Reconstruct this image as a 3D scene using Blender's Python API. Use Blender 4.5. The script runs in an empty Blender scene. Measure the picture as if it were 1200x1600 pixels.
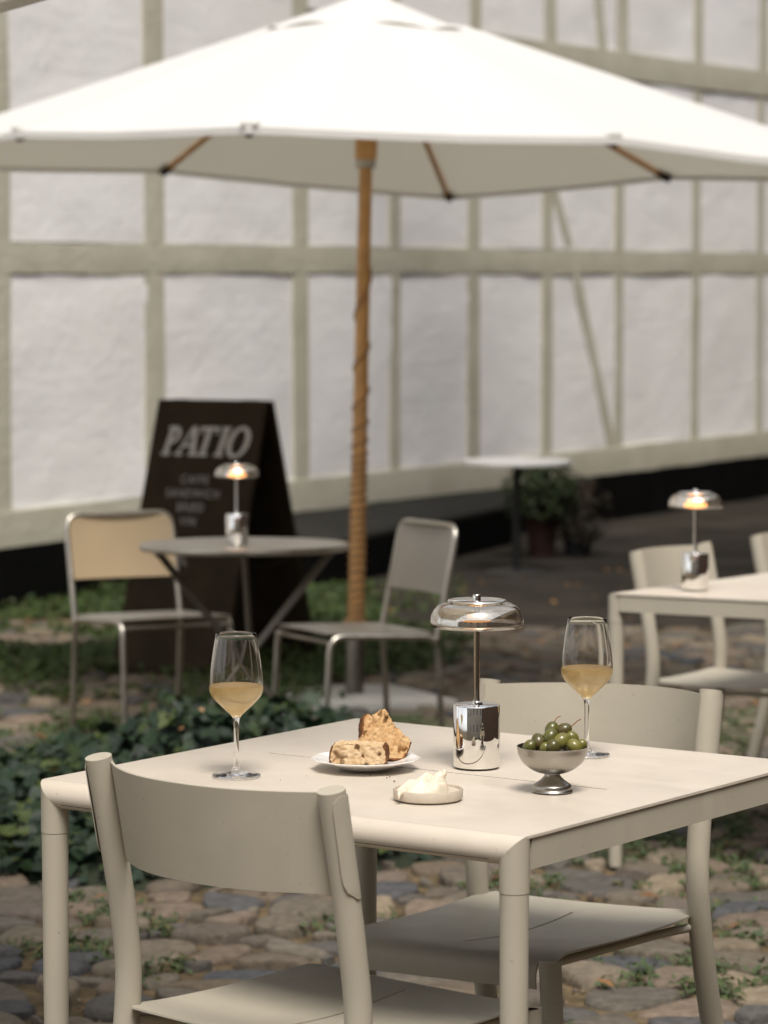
import bpy, bmesh, math, random
from math import sin, cos, pi, radians, atan2, hypot, sqrt
from mathutils import Vector, Matrix, noise

random.seed(7)
S = bpy.context.scene
COL = S.collection

# ------------------------------------------------------------------ camera
cam = bpy.data.cameras.new('camera')
cam_o = bpy.data.objects.new('camera', cam)
COL.objects.link(cam_o)
cam.sensor_fit = 'VERTICAL'
cam.sensor_height = 36.0
cam.sensor_width = 27.0
cam.lens = 112.5
cam.clip_start = 0.1
cam.clip_end = 600
cam_o.location = (0, 0, 1.5)
cam_o.rotation_euler = (radians(90) - math.atan(370 / 5000), 0, 0)
cam.dof.use_dof = True
cam.dof.focus_distance = 4.86
cam.dof.aperture_fstop = 6.4
S.camera = cam_o

# ------------------------------------------------------------------ world, sun, exposure
SUN_EL, SUN_AZ = radians(60), radians(171)      # azimuth clockwise from +Y
world = bpy.data.worlds.new('World')
S.world = world
world.use_nodes = True
wn = world.node_tree
wn.nodes.clear()
sky = wn.nodes.new('ShaderNodeTexSky')
sky.sky_type = 'NISHITA'
sky.sun_disc = False
sky.sun_elevation = SUN_EL
sky.sun_rotation = SUN_AZ
sky.air_density = 1.0
sky.dust_density = 1.5
sky.ozone_density = 1.0
hsv = wn.nodes.new('ShaderNodeHueSaturation')     # cloud cover: the blue goes out of the sky
hsv.inputs['Saturation'].default_value = 0.13
bg = wn.nodes.new('ShaderNodeBackground')
bg.inputs['Strength'].default_value = 0.095
wo = wn.nodes.new('ShaderNodeOutputWorld')
wn.links.new(sky.outputs[0], hsv.inputs['Color'])
wn.links.new(hsv.outputs[0], bg.inputs['Color'])
wn.links.new(bg.outputs[0], wo.inputs['Surface'])
sun = bpy.data.lights.new('sun', 'SUN')
sun.energy = 1.5
sun.angle = radians(22)
sun.color = (1.0, 0.93, 0.84)
sun_o = bpy.data.objects.new('sun', sun)
COL.objects.link(sun_o)
sdir = Vector((sin(SUN_AZ) * cos(SUN_EL), cos(SUN_AZ) * cos(SUN_EL), sin(SUN_EL)))
sun_o.rotation_euler = sdir.to_track_quat('Z', 'Y').to_euler()
sun_o.location = sdir * 30
S.view_settings.view_transform = 'Standard'
S.view_settings.look = 'None'
S.view_settings.exposure = 1.25
S.view_settings.gamma = 1.0
S.view_settings.use_curve_mapping = False
S.render.engine = 'CYCLES'
S.cycles.use_denoising = True
S.cycles.max_bounces = 14
S.cycles.transmission_bounces = 12
S.cycles.transparent_max_bounces = 12
S.cycles.caustics_refractive = True
S.cycles.caustics_reflective = True
S.cycles.blur_glossy = 0.6
S.cycles.sample_clamp_indirect = 6.0

# ------------------------------------------------------------------ helpers
def srgb(r, g, b):
    f = lambda c: (c / 255 / 12.92) if c <= 10 else ((c / 255 + 0.055) / 1.055) ** 2.4
    return (f(r), f(g), f(b), 1.0)

def link(o, parent=None):
    COL.objects.link(o)
    if parent is not None:
        o.parent = parent
    return o

def mesh(name, vf, mat, parent=None, smooth=None, loc=(0, 0, 0), rot=(0, 0, 0)):
    v, f = vf
    me = bpy.data.meshes.new(name)
    me.from_pydata([tuple(p) for p in v], [], [tuple(q) for q in f])
    me.update()
    fix_normals(me)
    if smooth is not None:
        for p in me.polygons:
            p.use_smooth = True
        if smooth < 180:
            me.set_sharp_from_angle(angle=radians(smooth))
    if mat:
        me.materials.append(mat)
    o = bpy.data.objects.new(name, me)
    o.location = loc
    o.rotation_euler = rot
    return link(o, parent)

def fix_normals(me):
    bm = bmesh.new()
    bm.from_mesh(me)
    bmesh.ops.recalc_face_normals(bm, faces=bm.faces)
    bm.to_mesh(me)
    bm.free()

def thing(name, label, cat, loc=(0, 0, 0), rz=0.0, group=None, tilt=(0.0, 0.0)):
    o = bpy.data.objects.new(name, None)
    o.empty_display_size = 0.1
    o.location = loc
    o.rotation_mode = 'ZYX'
    o.rotation_euler = (tilt[0], tilt[1], rz)
    o['label'] = label
    o['category'] = cat
    if group:
        o['group'] = group
    return link(o)

def tag(o, label=None, cat=None, group=None, kind=None):
    if label: o['label'] = label
    if cat: o['category'] = cat
    if group: o['group'] = group
    if kind: o['kind'] = kind
    return o

def copy_tree(o, parent=None):
    c = o.copy()
    COL.objects.link(c)
    c.parent = parent
    for ch in list(o.children):
        copy_tree(ch, c)
    return c

def join(*parts):
    V, Fc = [], []
    for v, f in parts:
        n = len(V)
        V += list(v)
        Fc += [tuple(i + n for i in q) for q in f]
    return V, Fc

def move(vf, M):
    if not isinstance(M, Matrix):
        M = Matrix.Translation(Vector(M))
    return [M @ Vector(p) for p in vf[0]], vf[1]

def box(x0, x1, y0, y1, z0, z1, bevel=0.0, seg=2):
    bm = bmesh.new()
    vs = [bm.verts.new((x, y, z)) for x in (x0, x1) for y in (y0, y1) for z in (z0, z1)]
    for q in ((0, 1, 3, 2), (4, 6, 7, 5), (0, 4, 5, 1), (2, 3, 7, 6), (0, 2, 6, 4), (1, 5, 7, 3)):
        bm.faces.new([vs[i] for i in q])
    if bevel:
        bmesh.ops.bevel(bm, geom=bm.edges[:], offset=bevel, segments=seg, profile=0.5, affect='EDGES')
    bm.verts.index_update()
    v = [p.co.copy() for p in bm.verts]
    f = [tuple(q.index for q in p.verts) for p in bm.faces]
    bm.free()
    return v, f

def lathe(prof, n=48, closed=False):
    V, Fc, rings = [], [], []
    for r, z in prof:
        if r < 1e-6:
            rings.append([len(V)])
            V.append((0, 0, z))
        else:
            rings.append(list(range(len(V), len(V) + n)))
            V += [(r * cos(2 * pi * i / n), r * sin(2 * pi * i / n), z) for i in range(n)]
    pairs = list(zip(rings, rings[1:]))
    if closed:
        pairs.append((rings[-1], rings[0]))
    for a, b in pairs:
        if len(a) == 1 and len(b) == 1:
            continue
        for i in range(n):
            j = (i + 1) % n
            if len(a) == 1: Fc.append((a[0], b[i], b[j]))
            elif len(b) == 1: Fc.append((a[i], a[j], b[0]))
            else: Fc.append((a[i], a[j], b[j], b[i]))
    return V, Fc

def catmull(pts, n=6):
    pts = [Vector(p) for p in pts]
    out = []
    P = [pts[0] * 2 - pts[1]] + pts + [pts[-1] * 2 - pts[-2]]
    for i in range(1, len(P) - 2):
        for k in range(n):
            t = k / n
            a, b, c, d = P[i - 1], P[i], P[i + 1], P[i + 2]
            out.append(0.5 * ((2 * b) + (c - a) * t + (2 * a - 5 * b + 4 * c - d) * t * t + (3 * b - a - 3 * c + d) * t ** 3))
    out.append(pts[-1])
    return out

def fillet(pts, r, n=5):
    pts = [Vector(p) for p in pts]
    out = [pts[0]]
    for i in range(1, len(pts) - 1):
        a, b, c = pts[i - 1], pts[i], pts[i + 1]
        d1, d2 = (a - b), (c - b)
        k = min(r, d1.length * .48, d2.length * .48)
        p, q = b + d1.normalized() * k, b + d2.normalized() * k
        for j in range(n + 1):
            t = j / n
            out.append(p * (1 - t) ** 2 + b * 2 * t * (1 - t) + q * t * t)
    out.append(pts[-1])
    return out

def tube(pts, r, n=12, cap=True, up=(0, 0, 1)):
    pts = [Vector(p) for p in pts]
    m = len(pts)
    rs = r if isinstance(r, (list, tuple)) else [r] * m
    V, Fc = [], []
    u = None
    for i in range(m):
        t = (pts[min(i + 1, m - 1)] - pts[max(i - 1, 0)]).normalized()
        if u is None:
            a = Vector(up)
            if abs(a.dot(t)) > .9: a = Vector((1, 0, 0))
            u = (a - t * a.dot(t)).normalized()
        else:
            u = (u - t * u.dot(t)).normalized()
        w = t.cross(u)
        for k in range(n):
            an = 2 * pi * k / n
            V.append(pts[i] + (u * cos(an) + w * sin(an)) * rs[i])
    for i in range(m - 1):
        for k in range(n):
            j = (k + 1) % n
            Fc.append((i * n + k, i * n + j, (i + 1) * n + j, (i + 1) * n + k))
    if cap:
        Fc.append(tuple(range(n)))
        Fc.append(tuple((m - 1) * n + k for k in range(n)))
    return V, Fc

def grid(fn, nu, nv, skip=None):
    V = [fn(i / nu, j / nv) for j in range(nv + 1) for i in range(nu + 1)]
    Fc = []
    for j in range(nv):
        for i in range(nu):
            if skip and skip(i, j): continue
            a = j * (nu + 1) + i
            Fc.append((a, a + 1, a + nu + 2, a + nu + 1))
    return V, Fc

def solidify(o, t, off=-1.0, sharp=35):
    """give a sheet real thickness, with crisp rims"""
    bm = bmesh.new()
    bm.from_mesh(o.data)
    bmesh.ops.solidify(bm, geom=bm.faces[:], thickness=t)
    bmesh.ops.recalc_face_normals(bm, faces=bm.faces)
    bm.to_mesh(o.data)
    bm.free()
    o.data.set_sharp_from_angle(angle=radians(sharp))
    return o

def gz(y):                                        # the yard falls gently away towards the house
    return -0.022 * (min(max(y, 4.9), 16.7) - 4.9)
TILT = (-0.022, 0.0)

# ------------------------------------------------------------------ materials
def mat(name, col, rough=.6, metal=0.0, var=0.0, vscale=8.0, col2=None, bump=0.0, bscale=60.0, bdetail=4.0,
        spec=None, trans=0.0, ior=1.45, sss=0.0, coat=0.0, rvar=0.0):
    m = bpy.data.materials.new(name)
    m.use_nodes = True
    nt = m.node_tree
    b = nt.nodes['Principled BSDF']
    b.inputs['Base Color'].default_value = col
    b.inputs['Roughness'].default_value = rough
    b.inputs['Metallic'].default_value = metal
    b.inputs['IOR'].default_value = ior
    b.inputs['Transmission Weight'].default_value = trans
    if spec is not None: b.inputs['Specular IOR Level'].default_value = spec
    if coat: b.inputs['Coat Weight'].default_value = coat
    if sss:
        b.inputs['Subsurface Weight'].default_value = sss
        b.inputs['Subsurface Scale'].default_value = 0.01
    tc = nt.nodes.new('ShaderNodeTexCoord')
    if var or col2:
        nz = nt.nodes.new('ShaderNodeTexNoise')
        nz.inputs['Scale'].default_value = vscale
        nz.inputs['Detail'].default_value = 6
        nt.links.new(tc.outputs['Object'], nz.inputs['Vector'])
        rp = nt.nodes.new('ShaderNodeValToRGB')
        rp.color_ramp.elements[0].position = .32
        rp.color_ramp.elements[1].position = .68
        c2 = col2 or tuple(c * (1 - var) for c in col[:3]) + (1,)
        rp.color_ramp.elements[0].color = c2
        rp.color_ramp.elements[1].color = col
        nt.links.new(nz.outputs['Fac'], rp.inputs['Fac'])
        nt.links.new(rp.outputs['Color'], b.inputs['Base Color'])
    if rvar:
        n3 = nt.nodes.new('ShaderNodeTexNoise')
        n3.inputs['Scale'].default_value = vscale * 3
        n3.inputs['Detail'].default_value = 5
        nt.links.new(tc.outputs['Object'], n3.inputs['Vector'])
        mr = nt.nodes.new('ShaderNodeMapRange')
        mr.inputs['From Min'].default_value = .3
        mr.inputs['From Max'].default_value = .7
        mr.inputs['To Min'].default_value = max(rough - rvar, 0)
        mr.inputs['To Max'].default_value = rough + rvar
        nt.links.new(n3.outputs['Fac'], mr.inputs['Value'])
        nt.links.new(mr.outputs['Result'], b.inputs['Roughness'])
    if bump:
        n2 = nt.nodes.new('ShaderNodeTexNoise')
        n2.inputs['Scale'].default_value = bscale
        n2.inputs['Detail'].default_value = bdetail
        nt.links.new(tc.outputs['Object'], n2.inputs['Vector'])
        bp = nt.nodes.new('ShaderNodeBump')
        bp.inputs['Strength'].default_value = bump
        bp.inputs['Distance'].default_value = 0.01
        nt.links.new(n2.outputs['Fac'], bp.inputs['Height'])
        nt.links.new(bp.outputs['Normal'], b.inputs['Normal'])
    return m

def ramp_mat(name, cols, rough, source='OBJECT', bump=0.5, bscale=40, mottle=.35, mscale=18, spec=.4, trans=0.0):
    """colour picked at random per object or per island, then mottled"""
    m = bpy.data.materials.new(name)
    m.use_nodes = True
    nt = m.node_tree
    b = nt.nodes['Principled BSDF']
    b.inputs['Roughness'].default_value = rough
    b.inputs['Specular IOR Level'].default_value = spec
    if source == 'OBJECT':
        src = nt.nodes.new('ShaderNodeObjectInfo').outputs['Random']
    else:
        src = nt.nodes.new('ShaderNodeNewGeometry').outputs['Random Per Island']
    rp = nt.nodes.new('ShaderNodeValToRGB')
    els = rp.color_ramp.elements
    while len(els) < len(cols): els.new(.5)
    for i, c in enumerate(cols):
        els[i].position = i / (len(cols) - 1)
        els[i].color = c
    nt.links.new(src, rp.inputs['Fac'])
    tc = nt.nodes.new('ShaderNodeNewGeometry')
    nz = nt.nodes.new('ShaderNodeTexNoise')
    nz.inputs['Scale'].default_value = mscale
    nz.inputs['Detail'].default_value = 8
    nz.inputs['Roughness'].default_value = .65
    nt.links.new(tc.outputs['Position'], nz.inputs['Vector'])
    mr = nt.nodes.new('ShaderNodeMapRange')
    mr.inputs['From Min'].default_value = .3
    mr.inputs['From Max'].default_value = .7
    mr.inputs['To Min'].default_value = 1 - mottle
    mr.inputs['To Max'].default_value = 1 + mottle * .6
    nt.links.new(nz.outputs['Fac'], mr.inputs['Value'])
    mx = nt.nodes.new('ShaderNodeVectorMath')
    mx.operation = 'SCALE'
    nt.links.new(rp.outputs['Color'], mx.inputs[0])
    nt.links.new(mr.outputs['Result'], mx.inputs['Scale'])
    nt.links.new(mx.outputs['Vector'], b.inputs['Base Color'])
    if bump:
        n2 = nt.nodes.new('ShaderNodeTexNoise')
        n2.inputs['Scale'].default_value = bscale
        n2.inputs['Detail'].default_value = 6
        nt.links.new(tc.outputs['Position'], n2.inputs['Vector'])
        bp = nt.nodes.new('ShaderNodeBump')
        bp.inputs['Strength'].default_value = bump
        bp.inputs['Distance'].default_value = 0.01
        nt.links.new(n2.outputs['Fac'], bp.inputs['Height'])
        nt.links.new(bp.outputs['Normal'], b.inputs['Normal'])
    if trans:
        t = nt.nodes.new('ShaderNodeBsdfTranslucent')
        nt.links.new(mx.outputs['Vector'], t.inputs['Color'])
        ms = nt.nodes.new('ShaderNodeMixShader')
        ms.inputs[0].default_value = trans
        out = nt.nodes['Material Output']
        nt.links.new(b.outputs[0], ms.inputs[1])
        nt.links.new(t.outputs[0], ms.inputs[2])
        nt.links.new(ms.outputs[0], out.inputs['Surface'])
    return m

M = {}
def coat_mat(name, col, rough, var):
    m = mat(name, col, rough, var=var, vscale=4, bump=.07, bscale=700, rvar=.09)
    nt = m.node_tree
    b = nt.nodes['Principled BSDF']
    src = b.inputs['Base Color'].links[0].from_socket
    tc = nt.nodes.new('ShaderNodeTexCoord')
    def nz(scale, detail, lo, hi, amt, col2, prev, stretch=None):
        n = nt.nodes.new('ShaderNodeTexNoise')
        n.inputs['Scale'].default_value = scale
        n.inputs['Detail'].default_value = detail
        v = tc.outputs['Object']
        if stretch:
            mp = nt.nodes.new('ShaderNodeMapping')
            mp.inputs['Scale'].default_value = stretch
            nt.links.new(v, mp.inputs['Vector'])
            v = mp.outputs['Vector']
        nt.links.new(v, n.inputs['Vector'])
        r = nt.nodes.new('ShaderNodeMapRange')
        r.inputs['From Min'].default_value = lo
        r.inputs['From Max'].default_value = hi
        r.inputs['To Max'].default_value = amt
        nt.links.new(n.outputs['Fac'], r.inputs['Value'])
        mx = nt.nodes.new('ShaderNodeMix')
        mx.data_type = 'RGBA'
        nt.links.new(r.outputs['Result'], mx.inputs['Factor'])
        nt.links.new(prev, mx.inputs['A'])
        mx.inputs['B'].default_value = col2
        return mx.outputs['Result']
    dirt = tuple(c * .55 for c in col[:3]) + (1,)
    src = nz(150, 2, .70, .76, .6, dirt, src)                       # grit specks
    src = nz(6, 8, .50, .75, .28, dirt, src, (1, 1, .25))           # faint run marks
    src = nz(9, 6, .55, .75, .25, tuple(min(1, c * 1.25) for c in col[:3]) + (1,), src, (.4, 2, 1))   # rubbed, dusty patches
    nt.links.new(src, b.inputs['Base Color'])
    return m
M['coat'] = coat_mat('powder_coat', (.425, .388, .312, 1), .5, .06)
M['coat_lit'] = coat_mat('powder_coat_lit', (.585, .522, .440, 1), .42, .05)  # lighter copy of the same coat: light from above put into the colour
M['dark_gap'] = mat('dark_gap', (.02, .018, .015, 1), .8)
M['chrome'] = mat('chrome', (.82, .81, .79, 1), .04, metal=1)
M['steel'] = mat('brushed_steel', (.38, .36, .325, 1), .30, metal=1)
M['tube_steel'] = mat('satin_steel', (.48, .45, .40, 1), .36, metal=1, rvar=.08, vscale=12, var=.15)
M['tube_dark'] = mat('dull_steel', (.22, .20, .17, 1), .42, metal=1, rvar=.08, vscale=12, var=.2)
def plaster_mat():
    m = mat('whitewash', (.90, .89, .885, 1), .9, col2=(.845, .83, .815, 1), vscale=1.4, bump=.5, bscale=14, spec=.15)
    nt = m.node_tree
    b = nt.nodes['Principled BSDF']
    tc = nt.nodes.new('ShaderNodeTexCoord')
    sp = nt.nodes.new('ShaderNodeSeparateXYZ')
    cb = nt.nodes.new('ShaderNodeCombineXYZ')
    nt.links.new(tc.outputs['Object'], sp.inputs[0])
    nt.links.new(sp.outputs['X'], cb.inputs['X'])
    nt.links.new(sp.outputs['Z'], cb.inputs['Y'])
    nz = nt.nodes.new('ShaderNodeTexNoise')
    nz.inputs['Scale'].default_value = 6
    nt.links.new(tc.outputs['Object'], nz.inputs['Vector'])
    mx = nt.nodes.new('ShaderNodeVectorMath')
    mx.operation = 'MULTIPLY_ADD'
    mx.inputs[1].default_value = (.03, .03, 0)
    nt.links.new(nz.outputs['Color'], mx.inputs[0])
    nt.links.new(cb.outputs[0], mx.inputs[2])
    br = nt.nodes.new('ShaderNodeTexBrick')            # courses of brick under the limewash
    br.inputs['Scale'].default_value = 1
    br.inputs['Brick Width'].default_value = .25
    br.inputs['Row Height'].default_value = .078
    br.inputs['Mortar Size'].default_value = .012
    br.inputs['Mortar Smooth'].default_value = 1.0
    br.inputs['Color1'].default_value = br.inputs['Color2'].default_value = (1, 1, 1, 1)
    br.inputs['Mortar'].default_value = (0, 0, 0, 1)
    nt.links.new(mx.outputs[0], br.inputs['Vector'])
    bp = nt.nodes.new('ShaderNodeBump')
    bp.inputs['Strength'].default_value = .05
    bp.inputs['Distance'].default_value = .012
    nt.links.new(br.outputs['Color'], bp.inputs['Height'])
    old = b.inputs['Normal'].links[0].from_socket
    nt.links.new(old, bp.inputs['Normal'])
    nt.links.new(bp.outputs['Normal'], b.inputs['Normal'])
    return m
M['plaster'] = plaster_mat()
M['timber'] = mat('painted_timber', (.56, .535, .44, 1), .8, col2=(.48, .455, .36, 1), vscale=3, bump=.6, bscale=22, spec=.2)
M['tar'] = mat('tarred_plinth', (.006, .006, .006, 1), .95, var=.4, vscale=3, bump=.5, bscale=20, spec=.04)
M['tile'] = mat('roof_tile', (.26, .09, .05, 1), .8, var=.4, vscale=5, bump=.5, bscale=30)
M['canopy'] = None
M['teak'] = mat('teak', (.72, .40, .155, 1), .5, var=.25, vscale=14, bump=.2, bscale=60)
M['cord'] = mat('brown_cord', (.36, .21, .095, 1), .85)
M['cap'] = mat('dark_cap', (.035, .022, .012, 1), .6)
M['concrete'] = mat('concrete_slab', (.42, .41, .38, 1), .9, var=.2, vscale=12, bump=.4, bscale=50)
M['board'] = mat('dark_board', (.036, .025, .015, 1), .75, var=.35, vscale=6, bump=.15, bscale=40, spec=.12)
M['paint'] = mat('grey_lettering', (.42, .41, .38, 1), .7)
M['paint2'] = mat('grey_small_lettering', (.30, .285, .26, 1), .7)
M['soil'] = mat('soil', (.165, .118, .068, 1), .95, col2=(.06, .047, .026, 1), vscale=16, bump=.9, bscale=55, bdetail=8, spec=.15)
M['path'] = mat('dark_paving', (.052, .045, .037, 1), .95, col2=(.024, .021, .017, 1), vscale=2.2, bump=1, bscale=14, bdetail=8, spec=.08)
stone_cols = [srgb(114, 103, 87), srgb(94, 88, 79), srgb(132, 119, 100), srgb(84, 83, 80), srgb(103, 91, 76),
              srgb(72, 74, 77), srgb(118, 104, 90), srgb(100, 89, 78)]
M['stone'] = ramp_mat('fieldstone', stone_cols, .85, 'OBJECT', bump=.9, bscale=45, mottle=.42, mscale=34, spec=.25)
M['stones'] = ramp_mat('fieldstones', stone_cols, .85, 'ISLAND', bump=.9, bscale=45, mottle=.42, mscale=34, spec=.25)
ivy_cols = [(.009, .022, .011, 1), (.014, .034, .014, 1), (.008, .018, .011, 1), (.022, .044, .014, 1), (.011, .027, .016, 1), (.017, .036, .012, 1), (.060, .080, .014, 1)]
M['ivy1'] = ramp_mat('ivy_leaf', ivy_cols, .5, 'OBJECT', bump=.3, bscale=90, mottle=.4, mscale=60, spec=.3, trans=.12)
M['ivy'] = ramp_mat('ivy_foliage', ivy_cols, .5, 'ISLAND', bump=.3, bscale=90, mottle=.4, mscale=60, spec=.3, trans=.12)
M['green'] = ramp_mat('ground_cover', [(.034, .064, .010, 1), (.056, .094, .016, 1), (.024, .050, .009, 1), (.080, .086, .022, 1)], .6, 'ISLAND', bump=0, mottle=.25, mscale=30, trans=.25)
M['weed'] = ramp_mat('weed_leaf', [(.06, .095, .03, 1), (.085, .12, .045, 1), (.05, .08, .03, 1), (.12, .11, .04, 1)], .6, 'ISLAND', bump=0, mottle=.25, mscale=60, trans=.2)
M['litter'] = ramp_mat('dry_leaf', [(.20, .085, .03, 1), (.28, .15, .06, 1), (.14, .07, .03, 1), (.32, .19, .09, 1)], .8, 'ISLAND', bump=0, mottle=.3, mscale=60)
M['terracotta'] = mat('terracotta', (.045, .018, .011, 1), .95, var=.3, vscale=8, bump=.2)  # the shade the pot stands in is put into this dark colour
M['pot_dark'] = mat('dark_pot', (.02, .02, .022, 1), .7, var=.3)
M['white_top'] = mat('white_enamel', (.80, .79, .77, 1), .35)
M['black_iron'] = mat('black_iron', (.015, .015, .014, 1), .5)
M['porcelain'] = mat('porcelain', (.80, .78, .755, 1), .18, coat=.3)
M['stoneware'] = mat('stoneware', (.56, .49, .40, 1), .6, var=.12, vscale=90, bump=.1, bscale=200)
M['cream'] = mat('cream', (.68, .61, .485, 1), .42, sss=.35, bump=.06, bscale=120)
M['glass'] = mat('clear_glass', (1, 1, 1, 1), .0, trans=1, ior=1.38)
M['smoke'] = mat('smoked_glass', (.98, .96, .92, 1), .0, trans=1, ior=1.5)
M['brick'] = mat('dark_brick', (.12, .075, .05, 1), .9, col2=(.08, .055, .04, 1), vscale=3, bump=.5, bscale=30)

def canopy_mat():
    m = bpy.data.materials.new('white_canvas')
    m.use_nodes = True
    nt = m.node_tree
    b = nt.nodes['Principled BSDF']
    b.inputs['Base Color'].default_value = (.83, .83, .83, 1)
    b.inputs['Roughness'].default_value = .9
    b.inputs['Specular IOR Level'].default_value = .2
    tc = nt.nodes.new('ShaderNodeTexCoord')
    nz = nt.nodes.new('ShaderNodeTexNoise')
    nz.inputs['Scale'].default_value = 5
    nt.links.new(tc.outputs['Object'], nz.inputs['Vector'])
    bp = nt.nodes.new('ShaderNodeBump')
    bp.inputs['Strength'].default_value = .25
    bp.inputs['Distance'].default_value = .03
    nt.links.new(nz.outputs['Fac'], bp.inputs['Height'])
    nt.links.new(bp.outputs['Normal'], b.inputs['Normal'])
    t = nt.nodes.new('ShaderNodeBsdfTranslucent')
    t.inputs['Color'].default_value = (.88, .86, .79, 1)
    ms = nt.nodes.new('ShaderNodeMixShader')
    ms.inputs[0].default_value = .43
    nt.links.new(b.outputs[0], ms.inputs[1])
    nt.links.new(t.outputs[0], ms.inputs[2])
    nt.links.new(ms.outputs[0], nt.nodes['Material Output'].inputs['Surface'])
    return m
M['canopy'] = canopy_mat()

def glow_mat(name, strength):
    m = bpy.data.materials.new(name)
    m.use_nodes = True
    b = m.node_tree.nodes['Principled BSDF']
    b.inputs['Base Color'].default_value = (.35, .2, .08, 1)
    b.inputs['Emission Color'].default_value = (1.0, .42, .11, 1)
    b.inputs['Emission Strength'].default_value = strength
    return m
M['glow'] = glow_mat('warm_diffuser', 2.2)
M['glow_dim'] = glow_mat('warm_diffuser_dim', .5)

def smoke_mat():
    m = M['smoke']
    nt = m.node_tree
    g = nt.nodes.new('ShaderNodeBsdfGlossy')
    g.inputs['Color'].default_value = (.80, .77, .72, 1)
    g.inputs['Roughness'].default_value = .03
    ms = nt.nodes.new('ShaderNodeMixShader')
    ms.inputs[0].default_value = .34
    nt.links.new(nt.nodes['Principled BSDF'].outputs[0], ms.inputs[1])
    nt.links.new(g.outputs[0], ms.inputs[2])
    nt.links.new(ms.outputs[0], nt.nodes['Material Output'].inputs['Surface'])
smoke_mat()

def wine_mat():
    m = bpy.data.materials.new('white_wine')
    m.use_nodes = True
    nt = m.node_tree
    b = nt.nodes['Principled BSDF']
    b.inputs['Base Color'].default_value = (1.0, .91, .70, 1)
    b.inputs['Roughness'].default_value = 0.0
    b.inputs['IOR'].default_value = 1.34
    b.inputs['Transmission Weight'].default_value = 1.0
    t = nt.nodes.new('ShaderNodeBsdfTranslucent')
    t.inputs['Color'].default_value = (1.0, .80, .46, 1)
    ms = nt.nodes.new('ShaderNodeMixShader')
    ms.inputs[0].default_value = .60
    nt.links.new(b.outputs[0], ms.inputs[1])
    nt.links.new(t.outputs[0], ms.inputs[2])
    nt.links.new(ms.outputs[0], nt.nodes['Material Output'].inputs['Surface'])
    return m
M['wine'] = wine_mat()

def bread_mat(name, c1, c2, crust=False):
    m = bpy.data.materials.new(name)
    m.use_nodes = True
    nt = m.node_tree
    b = nt.nodes['Principled BSDF']
    b.inputs['Roughness'].default_value = .85
    b.inputs['Specular IOR Level'].default_value = .25
    tc = nt.nodes.new('ShaderNodeTexCoord')
    nz = nt.nodes.new('ShaderNodeTexNoise')
    nz.inputs['Scale'].default_value = 90 if not crust else 60
    nz.inputs['Detail'].default_value = 8
    nt.links.new(tc.outputs['Object'], nz.inputs['Vector'])
    rp = nt.nodes.new('ShaderNodeValToRGB')
    rp.color_ramp.elements[0].position = .35
    rp.color_ramp.elements[1].position = .62
    rp.color_ramp.elements[0].color = c2
    rp.color_ramp.elements[1].color = c1
    nt.links.new(nz.outputs['Fac'], rp.inputs['Fac'])
    nt.links.new(rp.outputs['Color'], b.inputs['Base Color'])
    vo = nt.nodes.new('ShaderNodeTexVoronoi')
    vo.inputs['Scale'].default_value = 160
    nt.links.new(tc.outputs['Object'], vo.inputs['Vector'])
    bp = nt.nodes.new('ShaderNodeBump')
    bp.inputs['Strength'].default_value = .8
    bp.inputs['Distance'].default_value = .003
    nt.links.new(vo.outputs['Distance'], bp.inputs['Height'])
    nt.links.new(bp.outputs['Normal'], b.inputs['Normal'])
    return m
M['crumb'] = bread_mat('bread_crumb', (.64, .475, .295, 1), (.52, .355, .195, 1))
M['crumb2'] = bread_mat('toasted_crumb', (.58, .385, .20, 1), (.44, .255, .11, 1))
M['crust'] = bread_mat('bread_crust', (.21, .085, .028, 1), (.085, .032, .012, 1), True)

# ------------------------------------------------------------------ ground
def ground_sheet(x0, x1, y0, y1, nx, ny, lift=0.0, amp=.006):
    def fn(u, v):
        x, y = x0 + (x1 - x0) * u, y0 + (y1 - y0) * v
        return (x, y, gz(y) + lift + amp * noise.noise(Vector((x * 1.7, y * 1.7, 3))))
    return grid(fn, nx, ny)
ys = [-60, -20, 0, 2, 4, 4.9] + [5.4 + .5 * i for i in range(24)] + [20, 30, 60, 150, 400]
xs = [-400, -100, -40, -15, -8, -4] + [-3.5 + .5 * i for i in range(15)] + [4.5, 8, 15, 40, 100, 400]
gv = [(x, y, gz(y)) for y in ys for x in xs]
gf = [(j * len(xs) + i, j * len(xs) + i + 1, (j + 1) * len(xs) + i + 1, (j + 1) * len(xs) + i)
      for j in range(len(ys) - 1) for i in range(len(xs) - 1)]
ground = mesh('ground', (gv, gf), M['soil'], smooth=180)
tag(ground, 'brown earth of the yard between the cobblestones', kind='structure')

# dark smooth paving towards the far passage
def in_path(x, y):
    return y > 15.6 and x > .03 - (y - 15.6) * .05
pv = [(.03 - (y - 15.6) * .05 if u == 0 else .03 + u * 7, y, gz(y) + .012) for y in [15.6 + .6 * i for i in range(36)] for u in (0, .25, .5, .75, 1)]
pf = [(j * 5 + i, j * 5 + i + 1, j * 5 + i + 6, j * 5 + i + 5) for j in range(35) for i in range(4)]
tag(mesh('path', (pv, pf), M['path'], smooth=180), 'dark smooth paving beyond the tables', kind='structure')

# ivy bed outline: centre and radii, used for stones as well
def ivy_height(x, y):
    # rounded bed from x -1.75..-0.02, y 8.15..10.15
    cx, cy, rx, ry = -.80, 9.3, 1.02, 1.2
    d = ((abs(x - cx) / rx) ** 2.6 + (abs(y - cy) / ry) ** 2.6)
    d += .25 * noise.noise(Vector((x * 2.1, y * 2.1, 9)))
    if d >= 1: return 0
    return (.345 * min(1, max(.42, .42 + (x + 1.12) * 1.15)) * (1 - d) ** .45) * (.78 + .5 * noise.noise(Vector((x * 3.1, y * 3.1, 1))))

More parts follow.
